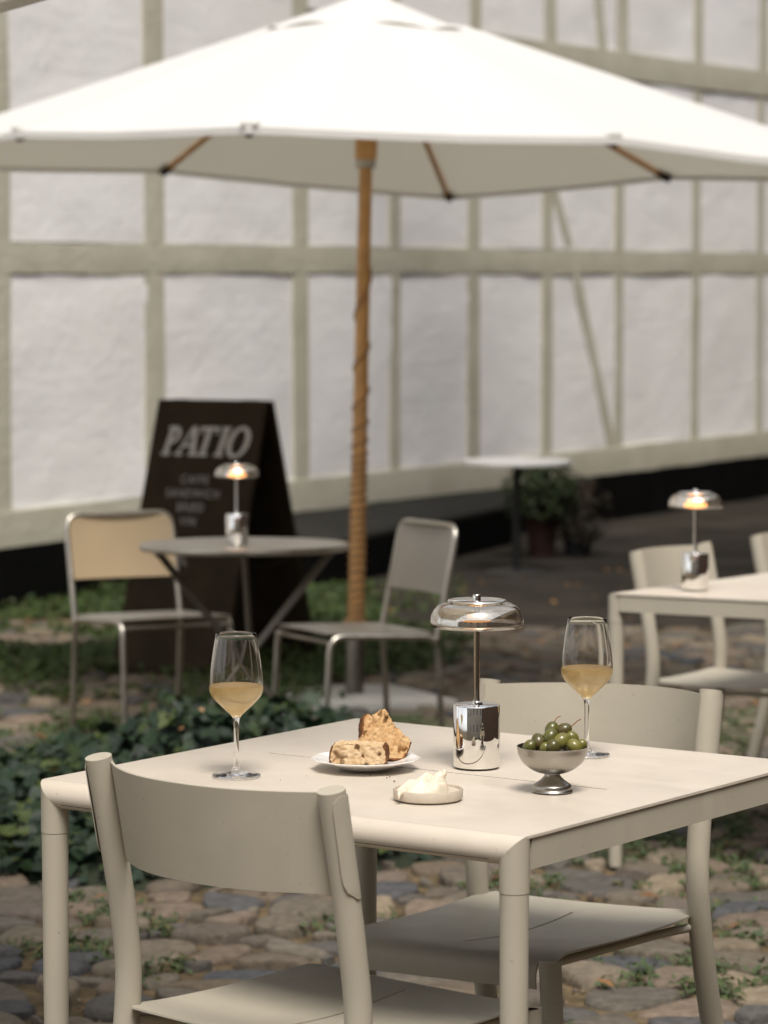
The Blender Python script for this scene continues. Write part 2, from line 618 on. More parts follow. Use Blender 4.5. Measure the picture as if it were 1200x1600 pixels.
def clip(poly, n, c):
    out = []
    for i in range(len(poly)):
        a, b = poly[i], poly[(i + 1) % len(poly)]
        da, db = a[0] * n[0] + a[1] * n[1] - c, b[0] * n[0] + b[1] * n[1] - c
        if da <= 0: out.append(a)
        if (da < 0) != (db < 0) and da != db:
            t = da / (da - db)
            out.append((a[0] + (b[0] - a[0]) * t, a[1] + (b[1] - a[1]) * t))
    return out

rs = random.Random(21)
SX, SY = .142, .168
seeds = {}
rows = range(int(3.0 / SY), int(16.4 / SY))
for j in rows:
    for i in range(-25, 26):
        seeds[(i, j)] = (i * SX + (j % 2) * SX * .5 + rs.uniform(-.05, .05), j * SY + rs.uniform(-.06, .06), rs.uniform(-.005, .005))
def stone_poly(i, j):
    x, y, w = seeds[(i, j)]
    p = [(x - .2, y - .2), (x + .2, y - .2), (x + .2, y + .2), (x - .2, y + .2)]
    for dj in (-2, -1, 0, 1, 2):
        for di in (-2, -1, 0, 1, 2):
            if (di or dj) and (i + di, j + dj) in seeds:
                a, b, w2 = seeds[(i + di, j + dj)]
                dx, dy = a - x, b - y
                L = hypot(dx, dy)
                n = (dx / L, dy / L)
                c = n[0] * x + n[1] * y + L / 2 + (w - w2) / L - gap[(i, j)]
                p = clip(p, n, c)
                if len(p) < 3: return None
    for _ in range(2):
        q = []
        for k in range(len(p)):
            a, b = p[k], p[(k + 1) % len(p)]
            if _ == 1 and hypot(a[0] - b[0], a[1] - b[1]) < .012:
                q.append(((a[0] + b[0]) / 2, (a[1] + b[1]) / 2)); continue
            q.append((a[0] * .75 + b[0] * .25, a[1] * .75 + b[1] * .25))
            q.append((a[0] * .25 + b[0] * .75, a[1] * .25 + b[1] * .75))
        p = q
    return p
gap = {k: rs.uniform(.006, .023) for k in seeds}
def stone_mesh(p, cx, cy, rich):
    n = len(p)
    h = rs.uniform(.014, .034)
    tx, ty = rs.uniform(-.06, .06), rs.uniform(-.06, .06)
    V, Fc = [], []
    levels = ((1.0, -.03), (.985, h * .45), (.95, h * .80), (.86, h * .97), (.5, h * 1.0)) if rich else ((1.0, -.03), (.96, h * .7), (.82, h))
    for s, z in levels:
        for a in p:
            dx, dy = (a[0] - cx) * s, (a[1] - cy) * s
            zz = z + (dx * tx + dy * ty + .005 * noise.noise(Vector((a[0] * 14 * s, a[1] * 14 * s, cx))) if z > 0 else 0)
            V.append((dx, dy, zz))
    L = len(levels)
    for l in range(L - 1):
        for k in range(n):
            m = (k + 1) % n
            Fc.append((l * n + k, l * n + m, (l + 1) * n + m, (l + 1) * n + k))
    V.append((0, 0, levels[-1][1] * 1.02))
    for k in range(n):
        Fc.append(((L - 1) * n + k, (L - 1) * n + (k + 1) % n, L * n))
    return V, Fc
cells, joints = [], []
for (i, j), (x, y, w) in seeds.items():
    if j in (rows[0], rows[0] + 1, rows[-1], rows[-1] - 1) or abs(i) > 23: continue
    if in_path(x, y) or abs(x) > .16 * y + 1.3: continue
    grassy = noise.noise(Vector((x * .9, y * .9, 5)))
    if y > 11.8 and x < -.1 and grassy > .12: continue       # stones drown in the green near the house
    p = stone_poly(i, j)
    if not p: continue
    joints += [p[k] for k in range(0, len(p), 3)]
    cells.append((y, x, p))
cells.sort()
near = [c for c in cells if c[0] > 6.35 and abs(c[1]) < .122 * c[0] + .06 and ivy_height(c[1], c[0]) < .06][:300]
near_ids = {id(c) for c in near}
for y, x, p in near:
    cx = sum(a[0] for a in p) / len(p)
    cy = sum(a[1] for a in p) / len(p)
    mesh('stone', stone_mesh(p, cx, cy, True), M['stone'], ground, smooth=60, loc=(cx, cy, gz(cy) - .004))
rest = []
for c in cells:
    if id(c) in near_ids: continue
    y, x, p = c
    cx = sum(a[0] for a in p) / len(p)
    cy = sum(a[1] for a in p) / len(p)
    rest.append(move(stone_mesh(p, cx, cy, False), (cx, cy, gz(cy) - .004)))
tag(mesh('cobblestones', join(*rest), M['stones'], ground, smooth=60), kind='stuff')

# ------------------------------------------------------------------ half-timbered house
W0, WA = (-1.99, 16.6), atan2(5000, 2900)
house = thing('half_timbered_house', 'long whitewashed house with pale green-beige timber frame and black plinth', 'house',
              (W0[0], W0[1], 0), WA)
rw = random.Random(5)
def timber(name, x0, x1, z0, z1, proud, seed, along='z'):
    """hand-hewn beam: edges wander a little along its length"""
    L = (z1 - z0) if along == 'z' else (x1 - x0)
    n = max(2, int(L / .22))
    V, Fc = [], []
    for k in range(n + 1):
        t = k / n
        w = lambda q: .011 * noise.noise(Vector((seed * 3.7 + q * 11, t * L * 2.3, q)))
        if along == 'z':
            z = z0 + (z1 - z0) * t
            sh = .02 * noise.noise(Vector((seed, z * .8, 4)))
            a, b = x0 + w(1) + sh, x1 + w(2) + sh
            ring = [(a, .02, z), (a + .004, -proud, z), ((a + b) / 2, -proud - .004 + w(3) * .4, z), (b - .004, -proud, z), (b, .02, z)]
        else:
            x = x0 + (x1 - x0) * t
            a, b = z0 + w(1), z1 + w(2)
            ring = [(x, .02, a), (x, -proud, a + .004), (x, -proud - .004 + w(3) * .4, (a + b) / 2), (x, -proud, b - .004), (x, .02, b)]
        V += ring
    for k in range(n):
        for q in range(5):
            r = (q + 1) % 5
            Fc.append((k * 5 + q, k * 5 + r, (k + 1) * 5 + r, (k + 1) * 5 + q))
    Fc += [(0, 1, 2, 3, 4), tuple(n * 5 + q for q in range(5))]
    return mesh(name, (V, Fc), M['timber'], house, smooth=40)
def infill(x0, x1, z0, z1, seed):
    nx, nz = max(4, int((x1 - x0) / .09)), max(6, int((z1 - z0) / .07))
    def fn(u, v):
        e = min(u, 1 - u, (v), (1 - v))
        x = x0 + (x1 - x0) * u
        z = z0 + (z1 - z0) * v
        y = .006 * noise.noise(Vector((x * 5, z * 13, seed))) + .012 * noise.noise(Vector((x * 1.3, z * 1.3, seed)))
        return (x, y - .004, z)
    return mesh('infill_panel', grid(fn, nx, nz), M['plaster'], house, smooth=180)
posts = [-9.2, -7.6, -6.0, -4.5, -3.0, -1.5, .0, 1.41, 2.96, 4.09, 5.12, 6.18, 7.30, 8.61, 9.81, 11.1, 12.4, 13.8, 15.1, 16.5, 18.0]
hw = [.085, .085, .085, .085, .085, .085, .085, .10, .092, .066, .085, .082, .072, .075, .07, .08, .08, .08, .08, .08, .08]
ZP0, ZP1, ZS1, ZR0, ZR1, ZB0, ZB1, ZT = -.30, .08, .275, 1.505, 1.675, 2.885, 3.085, 5.2
X0, X1 = posts[0] - .2, posts[-1] + .2
mesh('plinth', box(X0, X1, -.02, .3, ZP0 - .2, ZP1, .01), M['tar'], house)
timber('sill_beam', X0, X1, ZP1 + .002, ZS1, .022, 1, 'x')
timber('rail', X0, X1, ZR0, ZR1, .013, 2, 'x')
timber('storey_beam', 3.6, X1, ZB0, ZB1, .02, 3, 'x')
timber('top_plate', X0, X1, ZT, ZT + .18, .03, 4, 'x')
for k, px in enumerate(posts):
    for q, (a, b) in enumerate(((ZS1, ZR0), (ZR1, ZB0), (ZB1, ZT)) if px > 3.6 else ((ZS1, ZR0), (ZR1, ZT))):
        dx = -.0 if q < 2 else rw.uniform(-.05, .05)
        timber('post', px - hw[k] + dx, px + hw[k] + dx, a - .004, b + .004, .010, 10 + k * 3 + q)
for k in range(len(posts) - 1):
    for a, b in (((ZS1, ZR0), (ZR1, ZB0), (ZB1, ZT)) if posts[k] > 2.9 else ((ZS1, ZR0), (ZR1, ZT))):
        infill(posts[k] + hw[k] * .7, posts[k + 1] - hw[k + 1] * .7, a + .002, b - .002, k * 3.3 + a)
def brace(xa, za, xb, zb, w, proud):
    d = Vector((xb - xa, 0, zb - za)).normalized()
    nrm = Vector((d.z, 0, -d.x)) * w
    a, b = Vector((xa, 0, za)), Vector((xb, 0, zb))
    V = []
    for y in (.01, -proud):
        V += [p + s * nrm + Vector((0, y, 0)) for p in (a, b) for s in (-1, 1)]
    return mesh('brace', (V, [(0, 1, 3, 2), (4, 6, 7, 5), (0, 2, 6, 4), (1, 5, 7, 3), (0, 4, 5, 1), (2, 3, 7, 6)]), M['timber'], house)
brace(6.20, 2.2, 6.52, ZR1 - .003, .05, .012)
brace(6.61, ZR0 + .004, 7.2, ZS1 - .004, .055, .0125)
brace(6.82, 3.9, 7.02, ZB1 - .004, .06, .0125)
mesh('wall', box(X0, X1, .32, 6.5, ZP0 - .2, ZT + .17), M['plaster'], house)
RV = [(X0 - .3, -.35, ZT + .16), (X1 + .3, -.35, ZT + .16), (X1 + .3, 3.3, ZT + 3.4), (X0 - .3, 3.3, ZT + 3.4), (X0 - .3, 6.9, ZT + .16), (X1 + .3, 6.9, ZT + .16)]
mesh('roof', (RV, [(0, 1, 2, 3), (3, 2, 5, 4), (0, 3, 4), (1, 5, 2)]), M['tile'], house)

# low black cellar hatch against the plinth
hp = [(-.42, 17.55), (.83, 20.75), (.93, 21.60), (-.62, 18.92)]
hv = [(x, y, -.40) for x, y in hp] + [(x, y, z) for (x, y), z in zip(hp, (-.02, -.02, .06, .06))]
hatch = thing('cellar_hatch', 'low black cellar hatch with grey lid along the house plinth', 'hatch', (0, 0, 0))
mesh('frame', (hv, [(0, 1, 5, 4), (1, 2, 6, 5), (2, 3, 7, 6), (3, 0, 4, 7)]), M['tar'], hatch)
lv = [(x, y, z) for dz in (.004, .03) for (x, y), z in zip(hp, (-.02 + dz, -.02 + dz, .05 + dz, .05 + dz))]
mesh('lid', (lv, [(0, 1, 2, 3), (4, 5, 6, 7), (0, 1, 5, 4), (1, 2, 6, 5), (2, 3, 7, 6), (3, 0, 4, 7)]),
     mat('grey_lid', (.030, .029, .026, 1), .85, var=.3, spec=.1), hatch)

# added unseen house, put across the yard to shut off the sky there
wing = thing('added_brick_house', 'added unseen dark brick house across the yard, blocking the sky', 'house', (0, 0, 0))
def wing_part(name, x0, x1, y0, y1, z0, z1, m, parent=wing):
    return mesh(name, box(x0, x1, y0, y1, z0, z1), m, parent)
wing_part('wall', 8.2, 15, 2, 34, -.6, 6.5, M['brick'])
wing_part('wall', 4.6, 8.18, -5, 10.5, -.6, 5.0, M['brick'])
wing_part('annexe_wall', 5.6, 8.19, 17.5, 33.5, -.6, 5.6, M['brick'])
mesh('roof', ([(7.9, 1.7, 6.5), (15.3, 1.7, 6.5), (11.6, 1.7, 10), (7.9, 34.3, 6.5), (15.3, 34.3, 6.5), (11.6, 34.3, 10)],
              [(0, 1, 2), (3, 5, 4), (0, 2, 5, 3), (1, 4, 5, 2), (0, 3, 4, 1)]), M['tile'], wing)
pane_m = mat('dark_pane', (.03, .035, .04, 1), .08)
for q in range(8):
    for z in (.9, 4.0):
        y = 3 + q * 4
        w_ = wing_part('window', 8.14, 8.25, y, y + 1.1, z, z + 1.6, M['white_top'])
        wing_part('pane', 8.13, 8.2, y + .1, y + 1.0, z + .1, z + 1.5, pane_m, w_)

# added unseen tree: its crown is there to shade the house's far end
tree = thing('added_shade_tree', 'added leafy shade tree beside the long table, unseen above the picture', 'tree', (3.75, 15.2, gz(15.2)))
rt = random.Random(77)
mesh('trunk', tube(catmull([(0, 0, -.1), (.05, .02, 1.2), (-.05, .1, 2.6), (-.2, .3, 4.0)], 5), [.24 - .11 * i / 15 for i in range(16)], 14),
     mat('bark', (.07, .05, .035, 1), .95, var=.4, vscale=12, bump=.9, bscale=25), tree, smooth=60)
for k in range(9):
    a = k * 2.4
    L = rt.uniform(1.6, 2.7)
    z0 = 2.9 + .13 * k
    mesh('limb', tube(catmull([(-.1, .15, z0), (-.1 + cos(a) * L * .45, .15 + sin(a) * L * .45, z0 + .9), (-.2 + cos(a) * L, .3 + sin(a) * L, z0 + 1.7)], 4), [.07 - .006 * i for i in range(9)], 8), bpy.data.materials['bark'], tree, smooth=60)
clumps = [(rt.gauss(-.4, 1.45), rt.gauss(.9, 1.5), 5.6 + rt.uniform(-1.5, 1.9), rt.uniform(.5, .95)) for _ in range(46)]
def crown_leaf(g):
    cx, cy, cz, cr = g.choice(clumps)
    d = Vector((g.gauss(0, 1), g.gauss(0, 1), g.gauss(0, .8))).normalized() * cr * g.random() ** .4
    return ((cx + d.x, cy + d.y, max(3.75, cz + d.z)), g.uniform(.05, .10), (g.gauss(0, .6), g.gauss(0, .6), 1))
def early_leafy(n, fn, rng):
    V, Fc = [], []
    for _ in range(n):
        c, s_, nv = fn(rng)
        c, a = Vector(c), Vector(nv).normalized()
        t1 = Matrix.Rotation(rng.uniform(0, 2 * pi), 3, a) @ a.orthogonal().normalized()
        t2 = a.cross(t1)
        k = len(V)
        V += [c - t1 * s_, c + t2 * s_ * .5, c + t1 * s_, c - t2 * s_ * .5]
        Fc += [(k, k + 1, k + 2), (k, k + 2, k + 3)]
    return V, Fc
tag(mesh('crown', early_leafy(9000, crown_leaf, rt), M['green'], tree), kind='stuff')

rear = thing('added_rear_house', 'added pale rendered house behind the viewer, unseen', 'house', (0, 0, 0))  # added to block low sky from behind and to show in the chrome
mesh('wall', box(-14, 14, -13, -7, -.2, 6.5), mat('render_coat', (.50, .46, .39, 1), .9, var=.15, vscale=1.5), rear)
mesh('roof', ([(-14.3, -6.7, 6.5), (14.3, -6.7, 6.5), (14.3, -10, 9.5), (-14.3, -10, 9.5), (-14.3, -13.3, 6.5), (14.3, -13.3, 6.5)],
              [(0, 1, 2, 3), (3, 2, 5, 4), (0, 3, 4), (1, 5, 2), (0, 4, 5, 1)]), M['tile'], rear)
for q in range(7):
    x = -11 + q * 3.6
    for z in (.9, 3.9):
        w_ = mesh('window', box(x, x + 1.1, -7.02, -6.95, z, z + 1.6), M['white_top'], rear)
        mesh('pane', box(x + .1, x + 1.0, -7.0, -6.94, z + .1, z + 1.5), pane_m, w_)

# ------------------------------------------------------------------ parasols
def make_parasol(loc, label, rot0, tilt, R=1.58, rim_z=2.11, rise=.60, base=True):
    p = thing('parasol', label, 'parasol', loc, rot0, 'white canvas parasols', tilt)
    N, SUBA, SUBR = 8, 8, 10
    r_in = .05
    def canopy_pt(an, s):
        k = (an / (2 * pi / N)) % 1.0                      # 0 at a rib, 1 at the next
        mid = 1 - abs(2 * k - 1)
        th = (an + pi / 4) % (pi / 2) - pi / 4             # angle from the nearest side's middle rib
        cor = abs(th) / (pi / 4)                           # 1 at a corner
        chord = (1 - .03 * cor) / cos(th) * (1 - .010 * mid * s)
        r = r_in + (R * chord - r_in) * s
        z = rim_z + (rise + .046 * cor) * (1 - s) ** 1.03 - .046 * cor - .022 * mid * s * (1.2 - s)
        return (r * cos(an), r * sin(an), z)
    V, Fc = [], []
    na = N * SUBA
    for j in range(SUBR + 1):
        for i in range(na):
            V.append(canopy_pt(2 * pi * i / na, .16 + .84 * j / SUBR))
    for j in range(SUBR):
        for i in range(na):
            m = (i + 1) % na
            Fc.append((j * na + i, j * na + m, (j + 1) * na + m, (j + 1) * na + i))
    cn = mesh('canopy', (V, Fc), M['canopy'], p, smooth=25)
    solidify(cn, .003)
    # hem hanging a little at the edge
    V, Fc = [], []
    for i in range(na):
        x, y, z = canopy_pt(2 * pi * i / na, 1.0)
        V += [(x * 1.001, y * 1.001, z + .004), (x * 1.002, y * 1.002, z - .022)]
    Fc = [(2 * i, 2 * ((i + 1) % na), 2 * ((i + 1) % na) + 1, 2 * i + 1) for i in range(na)]
    solidify(mesh('hem', (V, Fc), M['canopy'], cn, smooth=40), .003)
    # vent cap with open scallops
    V, Fc = [], []
    for j in range(6):
        s = j / 5
        for i in range(na):
            an = 2 * pi * i / na
            k = (i % SUBA) / SUBA
            mid = sin(pi * k)
            r = .03 + (.40 - .03) * s
            z = rim_z + rise * (1 - .03) - .02 + .052 - (rise * .265) * s + .018 * mid * s * s
            V.append((r * cos(an) * (1 - .03 * mid * s), r * sin(an) * (1 - .03 * mid * s), z))
    for j in range(5):
        for i in range(na):
            m = (i + 1) % na
            Fc.append((j * na + i, j * na + m, (j + 1) * na + m, (j + 1) * na + i))
    solidify(mesh('vent_cap', (V, Fc), M['canopy'], p, smooth=35), .003)
    for i in range(N):
        an = 2 * pi * i / N
        a = Vector(canopy_pt(an, .06)) - Vector((0, 0, .035))
        b = Vector(canopy_pt(an, .985)) - Vector((0, 0, .022))
        rb = mesh('rib', tube([a, (a + b) / 2 - Vector((0, 0, .006)), b], .0125, 8), M['teak'], p, smooth=60)
        d = (b - a).normalized()
        mesh('rib_cap', tube([b - d * .05, b + d * .015], .017, 8), M['cap'], rb, smooth=60)
        mesh('pocket', move(box(-.03, .03, -.028, .028, -.012, .006, .005), Matrix.Translation(b + d * -.005 + Vector((0, 0, .028))) @ Matrix.Rotation(an, 4, 'Z')), M['canopy'], rb, smooth=60)
        # strut from the runner to the rib
        c = a.lerp(b, .46) - Vector((0, 0, .012))
        mesh('strut', tube([(cos(an) * .045, sin(an) * .045, rim_z + .12), c], .009, 8), M['teak'], p, smooth=60)
    mesh('pole', tube([(0, 0, .28), (0, 0, 1.4), (0, 0, rim_z + rise - .02)], [.031, .027, .0235], 20), M['teak'], p, smooth=60)
    mesh('runner', lathe([(.024, rim_z - .02), (.040, rim_z - .02), (.043, rim_z + .0), (.043, rim_z + .08), (.05, rim_z + .09), (.05, rim_z + .15), (.025, rim_z + .15)], 20), M['teak'], p, smooth=40)
    mesh('runner_ring', lathe([(.031, rim_z - .05), (.039, rim_z - .05), (.039, rim_z - .022), (.031, rim_z - .022)], 20), M['tube_steel'], p, smooth=40)
    mesh('hub', lathe([(.0, rim_z + rise - .1), (.05, rim_z + rise - .1), (.05, rim_z + rise - .03), (.0, rim_z + rise - .02)], 20), M['teak'], p, smooth=40)
    # twine wound round the pole, tight at the foot and loose higher up
    pts, ph, z = [], 0.0, .34
    while z < 1.78:
        r = (.031 if z < .5 else .031 - .004 * min((z - .5), 1)) + .003
        pts.append((r * cos(ph), r * sin(ph), z))
        dz = (.030 if z < .95 else .030 + (z - .95) * .42)
        dz *= 1 + .35 * noise.noise(Vector((z * 7, 0, 2)))
        z += dz / 14
        ph += 2 * pi / 14
    mesh('twine', tube(pts, .0042, 6), M['cord'], p, smooth=60)
    if base:
        mesh('base_tube', lathe([(.0, .03), (.036, .03), (.036, .29), (.033, .30), (.0, .30)], 20), M['tube_dark'], p, smooth=40)
        mesh('collar_knot', lathe([(.034, .29), (.048, .30), (.052, .315), (.046, .335), (.033, .34)], 16), M['cord'], p, smooth=60)
        mesh('base_slab', move(box(-.30, .30, -.30, .30, -.02, .05, .012), Matrix.Rotation(radians(25) - rot0, 4, 'Z')), M['concrete'], p, smooth=40)
    return p
make_parasol((-.116, 12.3, gz(12.3)), 'large open white parasol on wooden pole wound with twine, filling the upper picture', radians(-145.1), (-.024, .022), R=1.52, rim_z=2.125)
make_parasol((-1.77, 5.29, gz(5.29)), 'white parasol whose rim just enters the top left corner', radians(26.6), (0, 0), R=1.52, rim_z=2.10)

# ------------------------------------------------------------------ powder-coated tables and chairs
def make_table(name, label, loc, rz, L, Wd, tilt=(0, 0), group='beige powder-coated tables', slot=True):
    """L along the round rails (local x), Wd across"""
    t = thing(name, label, 'table', loc, rz, group, tilt)
    r, top, n = .021, .74, 24
    hx, hy = L / 2, Wd / 2
    # top sheet with its expansion slot
    ux = sorted({-hx, -min(.315, hx * .74), min(.315, hx * .74), hx})
    V = [(x, y, top) for y in (-hy + r, -.0024, .0024, hy - r) for x in ux]
    Fc = [(j * 4 + i, j * 4 + i + 1, j * 4 + i + 5, j * 4 + i + 4) for j in range(3) for i in range(3) if not (slot and i == 1 and j == 1)]
    solidify(mesh('tabletop', (V, Fc), M['coat_lit'], t), .004)
    mesh('under_panel', box(-hx + .03, hx - .03, -hy + .03, hy - .03, top - .012, top - .006), M['dark_gap'], t)
    zc = top - r
    for s in (-1, 1):
        # half-round long rail, mitred at its ends
        V, Fc = [], []
        for e in (-1, 1):
            for k in range(n):
                a = 2 * pi * k / n
                z, y = zc + r * sin(a), s * (hy - r) + r * cos(a)
                V.append((e * ((hx - r) + (z - zc)), y, z - (.0004 if k == n // 4 else 0)))
        Fc = [(k, (k + 1) % n, n + (k + 1) % n, n + k) for k in range(n)]
        rl = mesh('rail', (V, Fc), M['coat_lit'], t, smooth=60)
        mesh('rail_seam', box(-hx + .05, hx - .05, s * (hy - .0008) - .0006, s * (hy - .0008) + .0006, zc - .0125, zc - .0117), M['dark_gap'], rl)
        for e in (-1, 1):
            cx, cy = e * (hx - r), s * (hy - r)
            V = []
            for lev in (0, 1, 2, 3, 4):
                for k in range(n):
                    a = 2 * pi * k / n
                    dx, dy = r * cos(a), r * sin(a)
                    if lev == 0: z, q = .012, .82
                    elif lev == 1: z, q = zc - .0595, .965
                    elif lev == 2: z, q = zc - .059, .94
                    elif lev == 3: z, q = zc - .058, 1.0
                    else: z, q = zc + dx * e, 1.0
                    V.append((cx + dx * q, cy + dy * q, z))
            Fc = [(l * n + k, l * n + (k + 1) % n, (l + 1) * n + (k + 1) % n, (l + 1) * n + k) for l in range(4) for k in range(n)]
            Fc.append(tuple(4 * n + k for k in range(n)))
            lg = mesh('leg', (V, Fc), M['coat'], t, smooth=28)
            mesh('foot_glide', lathe([(0, 0), (.016, 0), (.0165, .013), (0, .013)], 16), M['dark_gap'], lg, smooth=40, loc=(cx, cy, 0))
    for e in (-1, 1):
        mesh('apron', box(e * (hx - .006) - .003, e * (hx - .006) + .003, -hy + 2 * r - .004, hy - 2 * r + .004, top - .048, top - .0045), M['coat'], t)
    return t

def make_chair():
    t = thing('dining_chair', '', 'chair', (0, 0, 0), 0, 'beige powder-coated dining chairs')
    hw_ = .222
    def post_pts(s):
        return catmull([(s * .226, -.050, .812), (s * .225, -.026, .70), (s * .224, -.004, .58), (s * .225, .006, .47),
                        (s * .229, -.012, .30), (s * .236, -.055, .10), (s * .240, -.078, .0)], 5)
    for s in (-1, 1):
        pts = post_pts(s)
        rr = [.0195] * len(pts)
        V, Fc = tube(pts, rr, 18, up=(1, 0, 0))
        lg = mesh('leg', (V, Fc), M['coat'], t, smooth=50)
        # back plate lapping round the post
        def wrap(u, v, s=s):
            z = .662 + (.806 - .662) * v
            # arc from the inside front round to the outside back
            corner = .035
            a0, a1 = radians(100), radians(-50)
            ex = 0.0
            if v < .22: ex = (1 - sqrt(max(0, 1 - (1 - v / .22) ** 2))) * radians(55)
            if v > .86: ex = (1 - sqrt(max(0, 1 - ((v - .86) / .14) ** 2))) * radians(35)
            a = a0 + (a1 + ex - a0) * u
            k = (.812 - z) / (.812 - .58)
            px = .226 - .002 * k
            py = -.050 + .046 * k
            return (s * (px + .0206 * cos(a)), py + .0206 * sin(a), z)
        solidify(mesh('back_tab', grid(wrap, 12, 14), M['coat'], lg, smooth=60), .0012, 0)
        fr = fillet([(s * .226, .004, .424), (s * .185, .05, .416), (s * .178, .39, .420)], .08)
        mesh('seat_rail', tube(fr, .0075, 10), M['coat'], t, smooth=60)
        mesh('leg', tube([(s * .199, .408, .4325), (s * .203, .412, .2), (s * .206, .416, 0)], [.0182, .0175, .0155], 16), M['coat'], t, smooth=50)
    def plate(u, v):
        x = -hw_ + 2 * hw_ * u
        z = .664 + (.806 - .664) * v
        k = (.812 - z) / (.812 - .58)
        q = x / hw_
        bow = .088 * (1 - abs(q) ** 2.3)
        return (x, -.050 + .046 * k + .018 - bow, z)
    solidify(mesh('backrest', grid(plate, 40, 6), M['coat'], t, smooth=60), .0035, 0)
    # seat: sheet with a straight centre slot, high at the back, lip rolled over at the front
    prof = [(-.012, .446), (.03, .440), (.08, .434), (.14, .430), (.20, .4285), (.27, .431), (.33, .436), (.375, .4395), (.402, .438),
            (.418, .430), (.426, .417), (.428, .401), (.428, .389)]
    prof = catmull([(0, a, b) for a, b in prof], 3)
    xs_ = [-1, -.96, -.8, -.6, -.4, -.2, -.011, .011, .2, .4, .6, .8, .96, 1]
    V = []
    for (_, y, z) in prof:
        f = min(max((y + .01) / .43, 0), 1)
        w = .220 - .004 * f
        if z < .432 and y > .4: w = .1835
        if y < .03: w = .199 + .021 * max(0, (y + .012) / .042) ** .5
        for q in xs_:
            saddle = .010 * (q * q) * sin(pi * min(f, 1)) - .004 * (1 - q * q) * (1 - f)
            V.append((q * w, y, z + saddle * (1 if z > .425 else .3)))
    nx = len(xs_)
    Fc = []
    for j in range(len(prof) - 1):
        for i in range(nx - 1):
            if i == 6 and .035 < prof[j].y < .36: continue
            Fc.append((j * nx + i, j * nx + i + 1, (j + 1) * nx + i + 1, (j + 1) * nx + i))
    solidify(mesh('seat', (V, Fc), M['coat'], t, smooth=60), .003)
    return t

table = make_table('dining_table', 'square beige metal table in front, set with glasses, bread and lamp', (.073, 4.881, 0), radians(-35.2), .868, .85)
u2 = Vector((.837, -.548, 0)); v2 = Vector((.548, .837, 0))
c2 = Vector((.585, 8.4, 0)) + u2 * .425 + v2 * 1.0
table2 = make_table('dining_table', 'long beige metal table cut by the right edge, carrying only a lit lamp', (c2.x, c2.y, gz(c2.y)), radians(56.8), 2.0, .85, TILT, slot=False)

chair = make_chair()
def put_chair(o, x, y, rz, label, tilted=False):
    o.location = (x, y, gz(y))
    o.rotation_euler = (TILT[0] if tilted else 0, 0, rz)
    o['label'] = label
put_chair(chair, -.207, 4.435, radians(-41.5), 'nearest beige metal chair, its curved back towards us')
spots = [(.360, 5.385, radians(143), 'beige metal chair behind the set table, facing us, seat seen under tabletop', False),
         (.872, 9.18, radians(-121), 'beige metal chair at the long table, directly behind its lamp', True),
         (1.30, 9.93, radians(-121), 'beige metal chair at the long table, half cut by the right edge', True)]
for x, y, rz, lab, tl in spots:
    o = copy_tree(chair)
    put_chair(o, x, y, rz, lab, tl)
    if not tl: o.rotation_euler = (-.022, -.030, rz)      # stands a little crooked on the cobbles

# ------------------------------------------------------------------ lamps
def make_lamp(label, loc, glow, tilt=(0, 0), gr=1.0):
    t = thing('table_lamp', label, 'lamp', loc, 0, 'chrome mushroom table lamps', tilt)
    mesh('base', lathe([(0, .001), (.0345, .001), (.0355, .002), (.0362, .004), (.0362, .0955), (.0355, .0968), (.034, .0975), (.0, .0978)], 64), M['chrome'], t, smooth=35)
    mesh('base_pad', lathe([(0, 0), (.0335, 0), (.0335, .0015), (0, .0015)], 48), M['dark_gap'], t, smooth=35)
    mesh('stem', lathe([(.0095, .0978), (.0092, .101), (.0052, .103), (.0048, .11), (.0048, .236), (.0048, .262)], 32), M['chrome'], t, smooth=50)
    # glass dome: thin walled
    o_ = [(.040, .2555), (.052, .2540), (.0605, .2500), (.0668, .2435), (.0705, .2350), (.0722, .2255), (.0722, .2190)]
    i_ = [(r - .0020, z - (.0020 if r < .06 else .0010)) for r, z in o_[:-1]] + [(.0702, .2190)]
    mesh('shade', lathe(o_ + [(.0712, .2183)] + i_[::-1], 96, closed=True), M['smoke'], t, smooth=80)
    top = mesh('top_disc', lathe([(0, .2560), (.042, .2560), (.0445, .2568), (.0452, .2580), (.0445, .2592), (.042, .2598), (0, .2600)], 64), M['chrome'], t, smooth=50)
    mesh('knob', lathe([(0, .2600), (.0062, .2600), (.0062, .2665), (.0055, .2675), (0, .2676)], 32), M['chrome'], top, smooth=40)
    rf = mesh('reflector', lathe([(.0048, .2335), (.018, .2335), (.0245, .2325), (.0258, .2312), (.0258, .2302), (.0240, .2296), (.0048, .2296)], 48), M['chrome'], t, smooth=50)
    mesh('diffuser_and_reflection', lathe([(.0060, .2294), (.0285 * gr, .2294), (.0300 * gr, .2285), (.0302 * gr, .2294 - .0059 * gr ** 3), (.0288 * gr, .2294 - .0072 * gr ** 3), (.0060, .2294 - .0072 * gr ** 3)], 48, closed=True), glow, rf, smooth=50)
    mesh('diffuser_and_reflection', lathe([(.0052, .2338), (.0205 * gr, .2338), (.0218 * gr, .2345), (.0218 * gr, .2338 + .0057 * gr ** 3), (.0205 * gr, .2338 + .0067 * gr ** 3), (.0052, .2338 + .0067 * gr ** 3)], 48, closed=True), glow, rf, smooth=50)  # upper glowing tier copies the glow's reflection in the top disc
    return t
TT = .742
make_lamp('chrome mushroom lamp with clear glass shade on the set table', (.143, 4.906, TT), M['glow_dim'], gr=.72)
make_lamp('lit chrome lamp on the round steel table before the sign', (-.483, 10.48, gz(10.5) + .744), M['glow'], TILT)
make_lamp('lit chrome lamp on the long table near the right edge', (.829, 8.49, gz(8.49) + .744), M['glow'], TILT)

